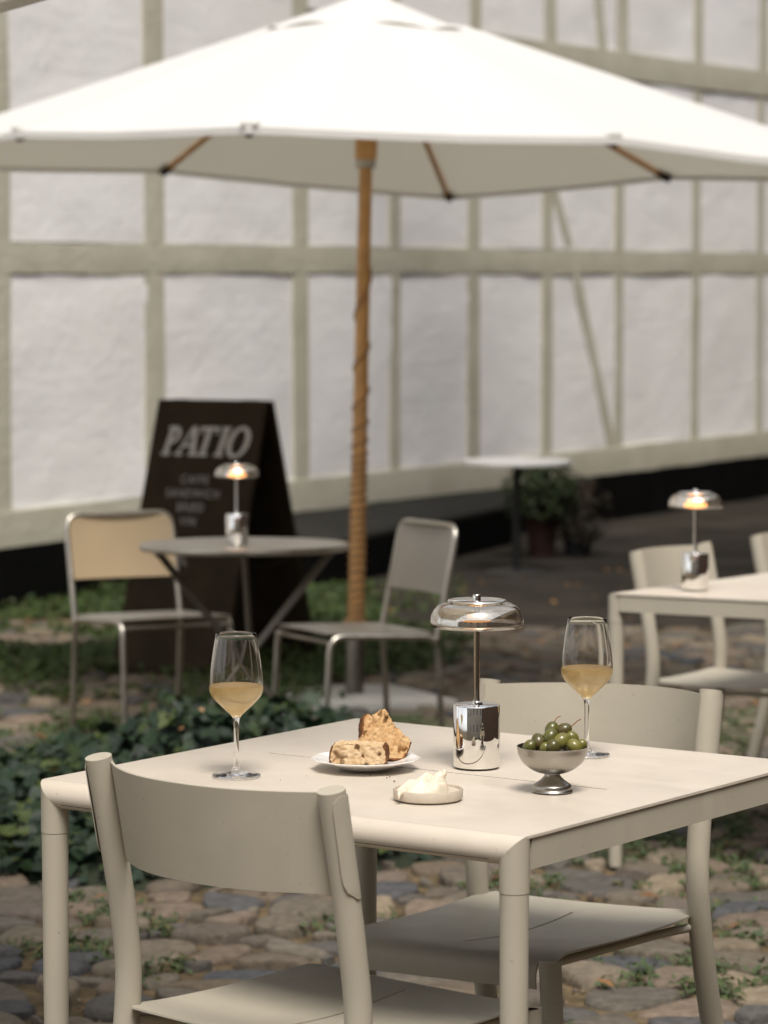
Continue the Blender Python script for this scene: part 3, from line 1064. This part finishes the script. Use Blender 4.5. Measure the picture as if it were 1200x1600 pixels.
# ------------------------------------------------------------------ tableware
def make_glass(loc, label, level=.138):
    t = thing('wine_glass', label, 'wine glass', loc, 0, 'stemmed glasses of white wine')
    out = [(0, .0), (.030, .0), (.0362, .0006), (.0368, .0014), (.0362, .0022), (.026, .0032), (.014, .0052), (.0078, .0088), (.0052, .0140),
           (.0043, .022), (.0039, .040), (.0038, .062), (.0041, .078), (.0050, .0865), (.0075, .0915), (.0125, .0965), (.0210, .1045),
           (.0300, .1130), (.0365, .1205), (.0400, .1275), (.0411, .1345), (.0409, .1430), (.0396, .1580), (.0375, .1750), (.0345, .1950), (.0305, .2170)]
    inn = [(.0296, .2170), (.0336, .1950), (.0366, .1750), (.0387, .1580), (.0399, .1430), (.0400, .1345), (.0389, .1280), (.0354, .1213),
           (.0289, .1140), (.0200, .1060), (.0115, .0990), (.0060, .0965), (0, .0958)]
    po = catmull([(a, 0, b) for a, b in out[7:]], 3)
    prof = out[:7] + [(max(p.x, 0), p.z) for p in po] + [(.0301, .2176)]
    pi_ = catmull([(a, 0, b) for a, b in inn], 3)
    prof += [(max(p.x, 0), p.z) for p in pi_]
    prof[-1] = (0, prof[-1][1])
    mesh('glass', lathe(prof, 72), M['glass'], t, smooth=60)
    # wine overlaps the inner wall slightly so no air film shows
    wp = [(0, .0956)] + [(p.x + .0003, p.z) for p in pi_[::-1] if p.z < level and p.x > .002]
    rl = wp[-1][0]
    wp += [(rl + .0001, level), (rl - .0012, level - .0006), (0, level - .0007)]
    mesh('wine', lathe(wp, 72), M['wine'], t, smooth=50)
    return t
make_glass((-.224, 4.817, TT), 'glass of white wine standing on the near left of the set table')
g2 = make_glass((.321, 5.030, TT), 'glass of sparkling wine beside the olives, before the far chair', .139)
rb = random.Random(3)
bub = []
for _ in range(130):
    an, rr_, z = rb.uniform(0, 2 * pi), rb.uniform(.75, .97), rb.uniform(.112, .137)
    R_ = .0399 if z > .13 else .0289 + (.0389 - .0289) * (z - .114) / (.128 - .114)
    s_ = rb.uniform(.00035, .0008)
    bub.append(move(lathe([(0, -s_), (s_ * .8, -s_ * .6), (s_, 0), (s_ * .8, s_ * .6), (0, s_)], 6), (R_ * rr_ * cos(an), R_ * rr_ * sin(an), z)))
tag(mesh('bubbles', join(*bub), mat('bubble', (1, .93, .75, 1), .1, trans=.6, ior=1.1), g2, smooth=180), kind='stuff')

# plate with many-sided rim
pl = thing('plate', 'white faceted porcelain plate under the bread', 'plate', (-.028, 4.890, TT))
V, Fc = [], []
NP = 96
lev = [(0, .0085, 0), (.045, .0085, 0), (.052, .0100, .2), (.070, .0145, .7), (.0835, .0172, 1), (.0845, .0165, 1), (.0830, .0150, 1), (.068, .0110, .6), (.048, .0045, .2), (.040, .0, 0), (0, .0008, 0)]
for r_, z_, f_ in lev:
    for k in range(NP):
        a = 2 * pi * k / NP
        fac = cos(pi / 12) / cos(((a / (2 * pi / 12)) % 1 - .5) * 2 * pi / 12)
        q = 1 + (fac - 1) * f_ * 1.2
        V.append((r_ * q * cos(a) if r_ else .0004 * cos(a), r_ * q * sin(a) if r_ else .0004 * sin(a), z_))
for l in range(len(lev) - 1):
    for k in range(NP):
        m_ = (k + 1) % NP
        Fc.append((l * NP + k, l * NP + m_, (l + 1) * NP + m_, (l + 1) * NP + k))
mesh('dish', (V, Fc), M['porcelain'], pl, smooth=40)

# bread
def bread(name, label, outline, depth, loc, rot, seed, crumb, amp=.0022, crust_top=False):
    """outline in local xz, extruded along y; crust round part of the rim"""
    bm = bmesh.new()
    n = len(outline)
    nd = 7
    rings = []
    for j in range(nd + 1):
        y = -depth / 2 + depth * j / nd
        rings.append([bm.verts.new((x, y, z)) for x, z in outline])
    side = []
    for j in range(nd):
        for k in range(n):
            side.append((k, bm.faces.new((rings[j][k], rings[j][(k + 1) % n], rings[j + 1][(k + 1) % n], rings[j + 1][k]))))
    f0 = bm.faces.new(rings[0]); f1 = bm.faces.new(rings[-1][::-1])
    for k, f in side: f.material_index = 1 if k in crust_set else 0
    bmesh.ops.triangulate(bm, faces=[f0, f1])
    for _ in range(4):
        long_e = [e for e in bm.edges if e.calc_length() > .0026]
        if long_e: bmesh.ops.subdivide_edges(bm, edges=long_e, cuts=1)
        bmesh.ops.triangulate(bm, faces=[f for f in bm.faces if len(f.verts) > 4])
    def near_crust(x, z):
        for k in crust_set:
            (x0, z0), (x1, z1) = outline[k], outline[(k + 1) % n]
            dx, dz = x1 - x0, z1 - z0
            t_ = max(0, min(1, ((x - x0) * dx + (z - z0) * dz) / (dx * dx + dz * dz)))
            if hypot(x - x0 - t_ * dx, z - z0 - t_ * dz) < .0026 + .0012 * noise.noise(Vector((x * 300, z * 300, 1))): return True
        return False
    for f in bm.faces:
        c_ = f.calc_center_median()
        if near_crust(c_.x, c_.z): f.material_index = 1
    bmesh.ops.recalc_face_normals(bm, faces=bm.faces)
    bm.normal_update()
    for v in bm.verts:
        c = v.co + Vector((seed, 0, 0))
        cr = any(f.material_index == 1 for f in v.link_faces)
        d = noise.fractal(c * 160, 1.0, 2.0, 4) * amp * (.5 if cr else 1.1)
        if not cr:
            h = noise.noise(Vector((c.x * 110, c.y * 80, c.z * 75)) + Vector((3, 1, 7)))
            if h > .26: d -= min((h - .26) * .06, .0090)
        v.co += v.normal * d
    me = bpy.data.meshes.new(name)
    bm.to_mesh(me); bm.free()
    me.materials.append(crumb); me.materials.append(M['crust'])
    for p_ in me.polygons: p_.use_smooth = True
    o = bpy.data.objects.new(name, me)
    o.location = loc
    o.rotation_mode = 'XYZ'
    o.rotation_euler = rot
    link(o)
    tag(o, label, 'bread', 'bread pieces on the plate')
    return o
# lying half slice: long box of crumb, crust at both ends and beneath
out1 = [(-.043, .002), (-.030, .0), (-.010, .0005), (.012, .0), (.032, .001), (.0435, .003), (.0450, .012), (.0440, .024), (.040, .0300),
        (.022, .0315), (.004, .0325), (-.016, .0330), (-.032, .0315), (-.0405, .0285), (-.0440, .018), (-.0445, .008)]
crust_set = {5, 6, 7, 13, 14, 15}
bread('bread_slice', 'thick bread slice lying flat at the front of the plate', out1, .040, (-.038, 4.866, TT + .0115), (0, 0, radians(-6)), 1.0, M['crumb'], amp=.0014)
out2 = [(-.034, .0), (-.010, -.002), (.018, .0), (.033, .004), (.040, .018), (.043, .036), (.036, .043), (.028, .0445), (.020, .053), (.010, .057),
        (.002, .066), (-.006, .070), (-.0085, .079), (-.0115, .077), (-.0125, .064), (-.021, .060), (-.030, .061), (-.037, .063), (-.041, .058), (-.041, .048), (-.038, .030), (-.036, .014)]
crust_set = {1, 2, 3, 4, 17, 18, 19}
bread('torn_bread', 'torn toasted bread piece leaning behind the flat slice', out2, .019, (-.006, 4.905, TT + .0125), (radians(-26), radians(17), radians(12)), 5.0, M['crumb2'], amp=.0022)
# crumbs
cr = []
for _ in range(9):
    a, b = rb.uniform(-.17, .1), rb.uniform(4.70, 4.93)
    s_ = rb.uniform(.0004, .0012)
    cr.append(move(box(-s_, s_, -s_, s_, 0, s_ * 1.5), Matrix.Translation((a, b, TT - .0015)) @ Matrix.Rotation(rb.uniform(0, 3), 4, 'Z')))
tag(mesh('crumbs', join(*cr), M['crust']), 'tiny dark bread crumbs scattered on the set table', kind='stuff')

# stoneware dish and whipped butter
ds = lathe([(0, .0), (.0475, .0), (.0500, .002), (.0507, .006), (.0510, .0145), (.0502, .0160), (.0482, .0150), (.0475, .0115), (.045, .0105), (0, .0105)], 64)
tag(mesh('saucer', ds, M['stoneware'], smooth=35, loc=(.064, 4.603, TT)), 'small flat stoneware dish with low rim, holding butter', 'dish')
def butter(u, v):
    a = 2 * pi * u
    edge = 1 + .10 * sin(2 * a + 1) + .16 * noise.noise(Vector((cos(a) * 1.5, sin(a) * 1.5, 3)))
    r_ = v * edge
    x, y = .037 * r_ * cos(a), .029 * r_ * sin(a)
    dome = max(0, 1 - v ** 2.6) ** .62
    q = x * .86 + y * .5                                     # strokes of the knife run across
    w_ = -x * .5 + y * .86
    fold = abs(noise.noise(Vector((q * 22, w_ * 75, 2)))) * .016 + abs(noise.noise(Vector((q * 55, w_ * 130, 8)))) * .006
    z = dome * (.0105 + .0085 * (x + .02) / .037 + .0035 * y / .029 + fold)
    return (x + .004 * dome, y, max(z, 0))
mesh_b = mesh('whipped_butter', grid(butter, 110, 44), M['cream'], smooth=180, loc=(.055, 4.600, TT + .0103), rot=(0, 0, radians(8)))
tag(mesh_b, 'swirl of pale whipped butter on the small dish', 'butter')
# pulled peak at the high end and a smear running over the rim
pk = catmull([(.022, .004, .014), (.029, .004, .023), (.033, .003, .028), (.031, .002, .0315)], 5)
mesh('peak', tube(pk, [.011 - .0098 * i / (len(pk) - 1) for i in range(len(pk))], 12), M['cream'], mesh_b, smooth=180)
sm = catmull([(-.026, -.014, .004), (-.034, -.024, .003), (-.037, -.031, .0035), (-.0385, -.0345, .001), (-.0390, -.0355, -.004)], 5)
mesh('smear', tube(sm, [.006, .0058, .0055, .0055, .005, .005, .0045, .0045, .004, .004, .0035, .003, .003, .0028, .0026, .0024, .0022, .002, .0018, .0014, .001][:len(sm)], 10), M['cream'], mesh_b, smooth=180)

# pedestal bowl with olives
bx, by = .248, 4.672
bowl = thing('pedestal_bowl', 'brushed steel pedestal bowl heaped with green olives', 'bowl', (bx, by, TT))
outer = catmull([(.0115, 0, .0265), (.022, 0, .0285), (.034, 0, .0345), (.0440, 0, .0430), (.0500, 0, .0535), (.0526, 0, .0660)], 5)
pr_ = [(p.x, p.z) for p in outer] + [(.0529, .0668), (.0522, .0670)] + [(p.x - .0011, p.z + .0009) for p in outer[::-1]] + [(0, .0275)]
mesh('cup', lathe([(0, .0262)] + pr_, 72), M['steel'], bowl, smooth=50)
mesh('foot', lathe([(0, .002), (.0300, .0), (.0305, .0008), (.0295, .0030), (.0285, .0040), (.0285, .0085), (.0270, .0105), (.0235, .0125), (.0175, .0170), (.0130, .0215), (.0115, .0240), (.0118, .0270), (0, .0270)], 64), M['steel'], bowl, smooth=40)
olive_m = [mat('olive_green', (.115, .108, .024, 1), .28, col2=(.070, .074, .018, 1), vscale=60, sss=.1, coat=.3, bump=.03, bscale=200),
           mat('olive_bright', (.185, .165, .040, 1), .28, col2=(.12, .118, .028, 1), vscale=60, sss=.1, coat=.3, bump=.03, bscale=200),
           mat('olive_brown', (.090, .064, .024, 1), .28, col2=(.075, .078, .02, 1), vscale=45, sss=.1, coat=.3, bump=.03, bscale=200)]
def px_off(px, z, dy):   # olive spots are read off the heap: sideways and height in the bowl's own frame
    return (px, dy, z)
olives = [  # x, y, z, size, material, label, stem
    (-.0345, -.016, .0680, .0098, 0, 'green olive against the left rim of the bowl', None),
    (-.0215, -.012, .0760, .0105, 2, 'brownish olive left of the dark green one in the heap', None),
    (-.0040, -.012, .0815, .0112, 0, 'dark green olive in the middle of the heap, under the stemmed one', None),
    (.0115, -.016, .0765, .0118, 1, 'bright yellow-green upright olive at the centre front of the heap', None),
    (-.0010, -.029, .0680, .0115, 2, 'pale brownish olive lowest at the front rim', None),
    (.0305, -.020, .0695, .0108, 1, 'bright round olive at the front right rim', None),
    (.0290, .002, .0780, .0100, 1, 'pale glossy olive above the right rim', None),
    (-.0010, .006, .0905, .0102, 0, 'topmost green olive with an upright curled stem', 'up'),
    (.0165, .008, .0890, .0108, 2, 'dark olive with a stem pointing sideways', 'side'),
    (.0420, -.004, .0685, .0085, 1, 'olive peeping over the far right rim of the bowl', None),
    (-.0125, -.026, .0665, .0085, 1, 'small yellow olive wedged at the front rim', None),
    (-.020, .018, .0690, .0105, 0, 'green olive hidden at the back left of the heap', None),
    (.008, .024, .0700, .0105, 0, 'green olive hidden at the back of the heap', None),
    (-.030, .004, .0640, .0105, 0, 'green olive deep under the brownish one', None),
    (.024, .016, .0660, .0105, 2, 'brown olive deep at the back right of the heap', None)]
for x, y, z, s_, mi, lab, stem in olives:
    pr2 = [(0, -1.25)] + [(cos(a) * 1.0, sin(a) * 1.25) for a in [(-pi / 2 + pi * k / 14) for k in range(1, 14)]] + [(.10, 1.24), (.04, 1.20), (0, 1.19)]
    o = mesh('olive', lathe([(r_ * s_ * .98, z_ * s_ * .98) for r_, z_ in pr2], 28), olive_m[mi], smooth=180,
             loc=(bx + x, by + y, TT + z), rot=(rb.uniform(-.9, .9), rb.uniform(-.9, .9), rb.uniform(0, 3)))
    if stem:
        o.rotation_euler = (radians(-8), radians(20), 0) if stem == 'up' else (radians(10), radians(62), 0)
        sp = [(0, 0, 1.08), (.05, 0, 1.5), (.25, .05, 2.0), (.62, .1, 2.25)] if stem == 'up' else [(0, 0, 1.08), (-.12, 0, 1.7), (-.3, 0, 2.3), (-.32, 0, 2.85)]
        mesh('stem', tube(catmull([Vector(q) * s_ for q in sp], 5), .0008, 8), mat('olive_stem', (.26, .13, .055, 1), .7), o, smooth=60)
    tag(o, lab, 'olive', 'olives in the steel bowl')

# ------------------------------------------------------------------ steel bistro furniture
bt = thing('bistro_table', 'round folding table of dull steel before the sign', 'table', (-.46, 10.5, gz(10.5)), radians(2.5), None, TILT)
mesh('tabletop', lathe([(0, .720), (.338, .720), (.345, .722), (.347, .731), (.345, .740), (.338, .7425), (.325, .7405), (0, .7405)], 72), M['tube_steel'], bt, smooth=35)
for s in (-1, 1):
    for q in (-1, 1):
        a, b = (s * .285, q * .07 + s * .012, .715), (-s * .27, q * .07 + s * .012, .0)
        mesh('leg', tube([a, b], .0082, 10), M['tube_dark'], bt, smooth=60)
    mesh('crossbar', tube([(s * .285, -.1, .71), (s * .285, .1, .71)], .009, 8), M['tube_dark'], bt, smooth=60)
    mesh('crossbar', tube([(s * .25, -.1, .05), (s * .25, .1, .05)], .009, 8), M['tube_dark'], bt, smooth=60)
mesh('lock_bar', tube([(.0, -.02, .70), (.02, -.02, .36)], .010, 8), M['tube_dark'], bt, smooth=60)

def make_steel_chair(label, loc, rz, back_mat, frame_mat):
    t = thing('steel_chair', label, 'chair', loc, rz, 'tubular steel chairs', TILT)
    w, r = .205, .0105
    for s in (-1, 1):
        mesh('frame', tube(fillet([(s * w, -.028, 0), (s * w, .0, .44), (s * w, .385, .455), (s * w, .41, 0)], .05, 6), r, 10), frame_mat, t, smooth=60)
    mesh('back_frame', tube(fillet([(-w, .0, .43), (-w, -.075, .80), (w, -.075, .80), (w, .0, .43)], .055, 7), r, 10), frame_mat, t, smooth=60)
    def bk(u, v):
        x = -w + 2 * w * u
        z = .575 + (.793 - .575) * v
        if v > .75:
            k = (v - .75) / .25
            x *= 1 - .11 * k ** 3
        return (x, -.030 - (.045) * (z - .575) / .22 - .018 * (1 - (2 * u - 1) ** 2), z)
    solidify(mesh('backrest', grid(bk, 14, 8), back_mat, t, smooth=60), .010, 0)
    def st(u, v):
        return ((-w + 2 * w * u) * .985, .01 + .385 * v, .456 + .010 * v - .012 * sin(pi * u) * sin(pi * min(1, v * 1.2)))
    solidify(mesh('seat', grid(st, 14, 10), frame_mat, t, smooth=60), .006, 0)
    mesh('crossbar', tube([(-w, .39, .435), (w, .39, .435)], .008, 8), frame_mat, t, smooth=60)
    return t
tan = mat('tan_back', (.36, .275, .17, 1), .55, var=.12, vscale=4)
warmgrey = mat('grey_back', (.27, .25, .22, 1), .4, metal=.6, var=.12, vscale=4)
make_steel_chair('steel tube chair with tan backrest left of the round steel table', (-.90, 11.20, gz(11.2)), radians(-150), tan, M['tube_steel'])
make_steel_chair('steel tube chair with grey backrest by the parasol pole', (.083, 10.60, gz(10.6)), radians(116), warmgrey, M['tube_steel'])

# ------------------------------------------------------------------ sandwich board
ridge_a = radians(-40)
board = thing('sandwich_board', 'dark brown A-frame board reading PATIO against the white house', 'sign', (-.715, 13.55, gz(13.5)), ridge_a, None, TILT)
BW, BL, BH = .315, 1.185, 1.16
lean = math.asin(.29 / BL)
front = mesh('board_panel', box(-BW, BW, -.009, .009, -BL, 0, .002), M['board'], board, loc=(0, -.012, BH), rot=(-lean, 0, 0))
mesh('board_panel', box(-BW, BW, -.009, .009, -BL, 0, .002), M['board'], board, loc=(0, .012, BH), rot=(lean, 0, 0))
for s in (-1, 1):
    mesh('hinge', box(s * .2 - .03, s * .2 + .03, -.02, .02, BH - .004, BH + .004, .001), M['black_iron'], board)
mesh('spreader_chain', tube([(.28, -.17, .50), (.28, 0, .46), (.28, .17, .50)], .004, 6), M['black_iron'], board)
# PATIO: sloped bold capitals with slab serifs
def quad(pts): return [(x, y) for x, y in pts]
def stroke(x0, y0, x1, y1, w):
    return [(x0 - w / 2, y0), (x0 + w / 2, y0), (x1 + w / 2, y1), (x1 - w / 2, y1)]
def letters():
    out, sw, th = [], .20, .11
    def serif(x, y, w=.36): out.append([(x - w / 2, y), (x + w / 2, y), (x + w / 2, y + .10), (x - w / 2, y + .10)])
    x = 0.0
    out.append(stroke(.16, .1, .16, .9, sw)); serif(.18, 0); serif(.18, .9)               # P
    for k in range(10):
        a, b = pi / 2 - pi * k / 10, pi / 2 - pi * (k + 1) / 10
        out.append([(.26 + .30 * cos(a), .70 + .30 * sin(a)), (.26 + .30 * cos(b), .70 + .30 * sin(b)),
                    (.26 + .14 * cos(b), .70 + .17 * sin(b)), (.26 + .14 * cos(a), .70 + .17 * sin(a))])
    ax = .66
    out.append(stroke(ax + .03, .1, ax + .34, 1.0, .11)); out.append(stroke(ax + .62, .1, ax + .38, 1.0, .21))  # A
    out.append([(ax + .12, .30), (ax + .56, .30), (ax + .53, .40), (ax + .15, .40)]); serif(ax + .04, 0, .32); serif(ax + .62, 0)
    tx = 1.28
    out.append(stroke(tx + .40, .1, tx + .40, .9, sw)); serif(tx + .40, 0, .40)              # T
    out.append([(tx + .02, .88), (tx + .78, .88), (tx + .78, 1.0), (tx + .02, 1.0)])
    out.append([(tx + .02, .74), (tx + .11, .74), (tx + .11, .879), (tx + .02, .879)]); out.append([(tx + .69, .74), (tx + .78, .74), (tx + .78, .879), (tx + .69, .879)])
    ix = 2.18
    out.append(stroke(ix + .16, .1, ix + .16, .9, sw)); serif(ix + .16, 0); serif(ix + .16, .9)  # I
    ox = 2.52
    for k in range(28):
        a, b = 2 * pi * k / 28, 2 * pi * (k + 1) / 28
        P_ = lambda q, rx, ry: (ox + .46 + rx * cos(q), .5 + ry * sin(q))
        out.append([P_(a, .45, .54), P_(b, .45, .54), P_(b, .24, .42), P_(a, .24, .42)])
    return out
V, Fc = [], []
ht, wt_ = .128, .142
for q, poly in enumerate(letters()):
    n0 = len(V)
    for x, y in poly:
        V.append(((x + y * .20 - 1.72) * wt_, -.0108 - .00006 * (q % 7), y * ht - .245))
    Fc.append(tuple(range(n0, n0 + len(poly))))
mesh('lettering', (V, Fc), M['paint'], front)
for q, (txt, size, dz, dx) in enumerate((('CAFFE', .053, -.365, -.02), ('SANDWICH', .053, -.425, -.02), ('BRØD', .053, -.485, -.02), ('VIN', .053, -.545, -.02), ('ØL', .053, -.715, -.02))):
    cu = bpy.data.curves.new('text', 'FONT')
    cu.body = txt
    cu.size = size
    cu.align_x = 'CENTER'
    cu.space_character = 1.15
    tmp = bpy.data.objects.new('text', cu)
    COL.objects.link(tmp)
    dg = bpy.context.evaluated_depsgraph_get()
    me = bpy.data.meshes.new_from_object(tmp.evaluated_get(dg))
    bpy.data.objects.remove(tmp)
    me.materials.clear(); me.materials.append(M['paint2'])
    o = bpy.data.objects.new('small_lettering', me)
    o.location = (dx, -.0112, dz)
    o.rotation_euler = (radians(90), 0, 0)
    link(o, front)

# ------------------------------------------------------------------ far bistro table and pots
ft = thing('bistro_table', 'round white table on black pedestal near the house wall', 'table', (.782, 18.8, gz(18.8)))
mesh('tabletop', lathe([(0, .652), (.315, .652), (.322, .656), (.322, .672), (.315, .676), (0, .676)], 48), M['white_top'], ft, smooth=35)
mesh('column', tube([(0, 0, .03), (0, 0, .652)], .026, 14), M['black_iron'], ft, smooth=60)
mesh('base', lathe([(0, .045), (.06, .04), (.19, .018), (.20, .006), (.20, 0), (0, 0)], 32), M['black_iron'], ft, smooth=40)
def leafy(n, fn, rng):
    V, Fc = [], []
    for _ in range(n):
        c, s_, nv = fn(rng)
        c = Vector(c)
        a = Vector(nv).normalized()
        t1 = a.orthogonal().normalized()
        t1 = (Matrix.Rotation(rng.uniform(0, 2 * pi), 3, a) @ t1)
        t2 = a.cross(t1)
        k = len(V)
        V += [c - t1 * s_ * .9, c + t2 * s_ * .42 + a * s_ * .12, c + t1 * s_, c - t2 * s_ * .42 + a * s_ * .12]
        Fc += [(k, k + 1, k + 2), (k, k + 2, k + 3)]
    return V, Fc
rp_ = random.Random(9)
def potted(name, label, loc, pot_h, pot_r, pm, fm, fol, n, ls):
    t = thing(name, label, 'plant', loc, 0)
    mesh('pot', lathe([(0, 0), (pot_r * .74, 0), (pot_r * .95, pot_h * .82), (pot_r * 1.06, pot_h * .82), (pot_r * 1.08, pot_h), (pot_r * .95, pot_h), (pot_r * .9, pot_h * .9), (0, pot_h * .9)], 28), pm, t, smooth=40)
    for k in range(5):
        a = k * 1.3
        mesh('stem', tube([(0, 0, pot_h * .8), (cos(a) * fol[0] * .5, sin(a) * fol[0] * .5, pot_h + fol[1] * .8)], .006, 6), M['cord'], t)
    def fn(g):
        an, rr_, h = g.uniform(0, 2 * pi), sqrt(g.random()) * fol[0], g.random()
        rr_ *= .55 + .6 * sin(pi * min(h * .8 + .15, 1))
        return ((cos(an) * rr_, sin(an) * rr_, pot_h + fol[1] * (h - .12)), ls * g.uniform(.6, 1.3), (cos(an) * .8 + g.uniform(-.5, .5), sin(an) * .8 + g.uniform(-.5, .5), .8))
    tag(mesh('foliage', leafy(n, fn, rp_), fm, t), kind='stuff')
    return t
potted('potted_plant', 'bushy green plant in terracotta pot behind the white round table', (.98, 19.85, gz(19)), .30, .105, M['terracotta'], ramp_mat('pot_leaf_shaded', [(.020, .034, .007, 1), (.030, .048, .010, 1), (.015, .026, .006, 1)], .7, 'ISLAND', bump=0, mottle=.3), (.24, .36), 900, .035)  # leaf colours darkened to carry the shade around the plant
dry = ramp_mat('dry_bush', [(.035, .026, .016, 1), (.025, .021, .012, 1), (.05, .036, .02, 1)], .8, 'ISLAND', bump=0, mottle=.3)
potted('potted_plant', 'withered brown plant in dark pot against the black plinth', (1.21, 19.9, gz(19)), .16, .10, M['pot_dark'], dry, (.20, .38), 600, .034)

# ------------------------------------------------------------------ ivy bed
ri = random.Random(17)
ivy = thing('ivy_bed', 'low bed of dark green ivy behind the set table', 'ivy', (0, 0, 0))
lobes = [(0, -.48), (.20, -.50), (.44, -.34), (.36, -.10), (.56, .06), (.30, .16), (.0, .62)]
outl = lobes + [(-x, y) for x, y in lobes[-2:0:-1]]
def leaf_vf(s_=1.0, fold=.16, droop=.18):
    V = [(x * s_, y * s_, (abs(x) * fold - droop * max(0, y) ** 2 - .1 * abs(x) ** 2) * s_) for x, y in outl]
    V.append((0, -.15 * s_, -.02 * s_))
    n = len(outl)
    return V, [(k, (k + 1) % n, n) for k in range(n)]
leaf_me = []
for k in range(5):
    v, f = leaf_vf(1.0, .10 + .06 * k, .08 + .07 * k)
    me = bpy.data.meshes.new('leaf')
    me.from_pydata(v, [], f)
    for p_ in me.polygons: p_.use_smooth = True
    me.materials.append(M['ivy1'])
    leaf_me.append(me)
leaves = []
while len(leaves) < 7500:
    x, y = ri.uniform(-1.95, .15), ri.uniform(7.95, 10.4)
    h = ivy_height(x, y)
    if h < .03: continue
    e = .03
    gx, gy = (ivy_height(x + e, y) - h) / e, (ivy_height(x, y + e) - h) / e
    gx, gy = max(-2.5, min(2.5, gx)), max(-2.5, min(2.5, gy))
    z = gz(y) + h * (ri.uniform(.25, 1.0) ** .5) + ri.uniform(-.015, .04)
    nv = Vector((-gx * .6 + ri.gauss(0, .55), -gy * .6 - .25 + ri.gauss(0, .55), 1.0)).normalized()
    s_ = ri.uniform(.022, .066)
    q = nv.to_track_quat('Z', 'Y').to_matrix().to_4x4()
    Mx = Matrix.Translation((x, y, z)) @ q @ Matrix.Rotation(ri.uniform(0, 2 * pi), 4, 'Z') @ Matrix.Scale(s_, 4)
    leaves.append((y - z * 1.5, Mx))
leaves.sort(key=lambda a: a[0])
inview = [l for l in leaves if abs(l[1].translation.x) < .122 * l[1].translation.y]
first = {id(l) for l in inview[:300]}
for l in inview[:300]:
    o = bpy.data.objects.new('leaf', ri.choice(leaf_me))
    o.matrix_world = l[1]
    link(o, ivy)
lv = [leaf_vf(1.0, .10 + .06 * k, .08 + .07 * k) for k in range(5)]
tag(mesh('foliage', join(*[move(ri.choice(lv), l[1]) for l in leaves if id(l) not in first]), M['ivy'], ivy, smooth=180), kind='stuff')
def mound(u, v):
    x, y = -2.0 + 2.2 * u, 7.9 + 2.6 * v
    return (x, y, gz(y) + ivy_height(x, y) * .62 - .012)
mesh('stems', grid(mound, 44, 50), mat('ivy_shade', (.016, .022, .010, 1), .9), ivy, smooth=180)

# ------------------------------------------------------------------ low green cover, weeds in the joints, dry leaves
rg = random.Random(31)
def cover(g):
    while True:
        x, y = g.uniform(-3.2, .45), g.uniform(11.0, 17.6)
        k = noise.noise(Vector((x * .9, y * .9, 5))) + .25 * noise.noise(Vector((x * 4, y * 4, 2)))
        wall = (x + 1.99) * .865 - (y - 16.6) * .5015
        if wall < .03: continue
        if in_path(x, y) and g.random() > .12: continue
        want = .05 + max(0, (y - 11.6)) * .10 - .12
        if y > 11.0 and k > .16 - want * 1.6 + g.uniform(-.1, .1):
            break
    h = .03 + .11 * max(0, k + .2) * min(1, max(0, y - 11) / 2)
    z = gz(y) + h * g.random() + .012
    return ((x, y, z), g.uniform(.014, .036), (g.gauss(0, .55), g.gauss(-.2, .55), .8))
tag(mesh('ground_cover', leafy(30000, cover, rg), M['green']), 'patchy bright green ground cover in front of the house', 'ground cover', kind='stuff')
def weeds(g):
    while True:
        p = g.choice(joints)
        x, y = p[0] + g.gauss(0, .014), p[1] + g.gauss(0, .014)
        if ivy_height(x, y) > .05 or y > 12 or y < 5.8 or abs(x) > .14 * y + .2: continue
        k = noise.noise(Vector((x * 2.2, y * 2.2, 11))) + .35 * noise.noise(Vector((x * 9, y * 9, 4)))
        right = min(1, max(0, (x + .1) * 1.1))
        if k > .26 - .36 * right - (.14 if y > 9 else 0): break
    return ((x, y, gz(y) + g.uniform(.004, .034)), g.uniform(.006, .017), (g.gauss(0, .6), g.gauss(-.2, .6), .9))
tag(mesh('weeds', leafy(26000, weeds, rg), M['weed']), 'small weeds sprouting in the joints of the cobbles', 'weeds', kind='stuff')
def pebbles():
    out = []
    base = [(1, 0, 0), (0, 1, 0), (-1, 0, 0), (0, -1, 0), (0, 0, 1), (0, 0, -1)]
    fc = [(0, 1, 4), (1, 2, 4), (2, 3, 4), (3, 0, 4), (1, 0, 5), (2, 1, 5), (3, 2, 5), (0, 3, 5)]
    for _ in range(7000):
        p = rg.choice(joints)
        x, y = p[0] + rg.gauss(0, .02), p[1] + rg.gauss(0, .02)
        if y > 11 or y < 6: continue
        s_ = rg.uniform(.0025, .009)
        a = rg.uniform(0, 6)
        out.append(([(x + s_ * (q[0] * cos(a) - q[1] * sin(a)) * rg.uniform(.7, 1.2), y + s_ * (q[0] * sin(a) + q[1] * cos(a)) * rg.uniform(.7, 1.2), gz(y) + .002 + s_ * .6 * q[2]) for q in base], fc))
    return join(*out)
tag(mesh('gravel', pebbles(), ramp_mat('gravel_bits', [(.22, .16, .10, 1), (.12, .09, .06, 1), (.30, .23, .16, 1), (.16, .14, .12, 1)], .9, 'ISLAND', bump=0, spec=.2), smooth=180), 'fine gravel and grit between the cobbles', 'gravel', kind='stuff')
def litter(g):
    while True:
        x, y = g.uniform(-2.4, 2.6), g.uniform(6.3, 19)
        if g.random() < (.45 if y < 9 else 1): break
    return ((x, y, gz(y) + g.uniform(.018, .032) + max(0, ivy_height(x, y) * .9)), g.uniform(.010, .034), (g.gauss(0, .3), g.gauss(0, .3), 1))
tag(mesh('leaf_litter', leafy(620, litter, rg), M['litter']), 'dry brown leaves lying on cobbles and ground cover', 'leaves', kind='stuff')
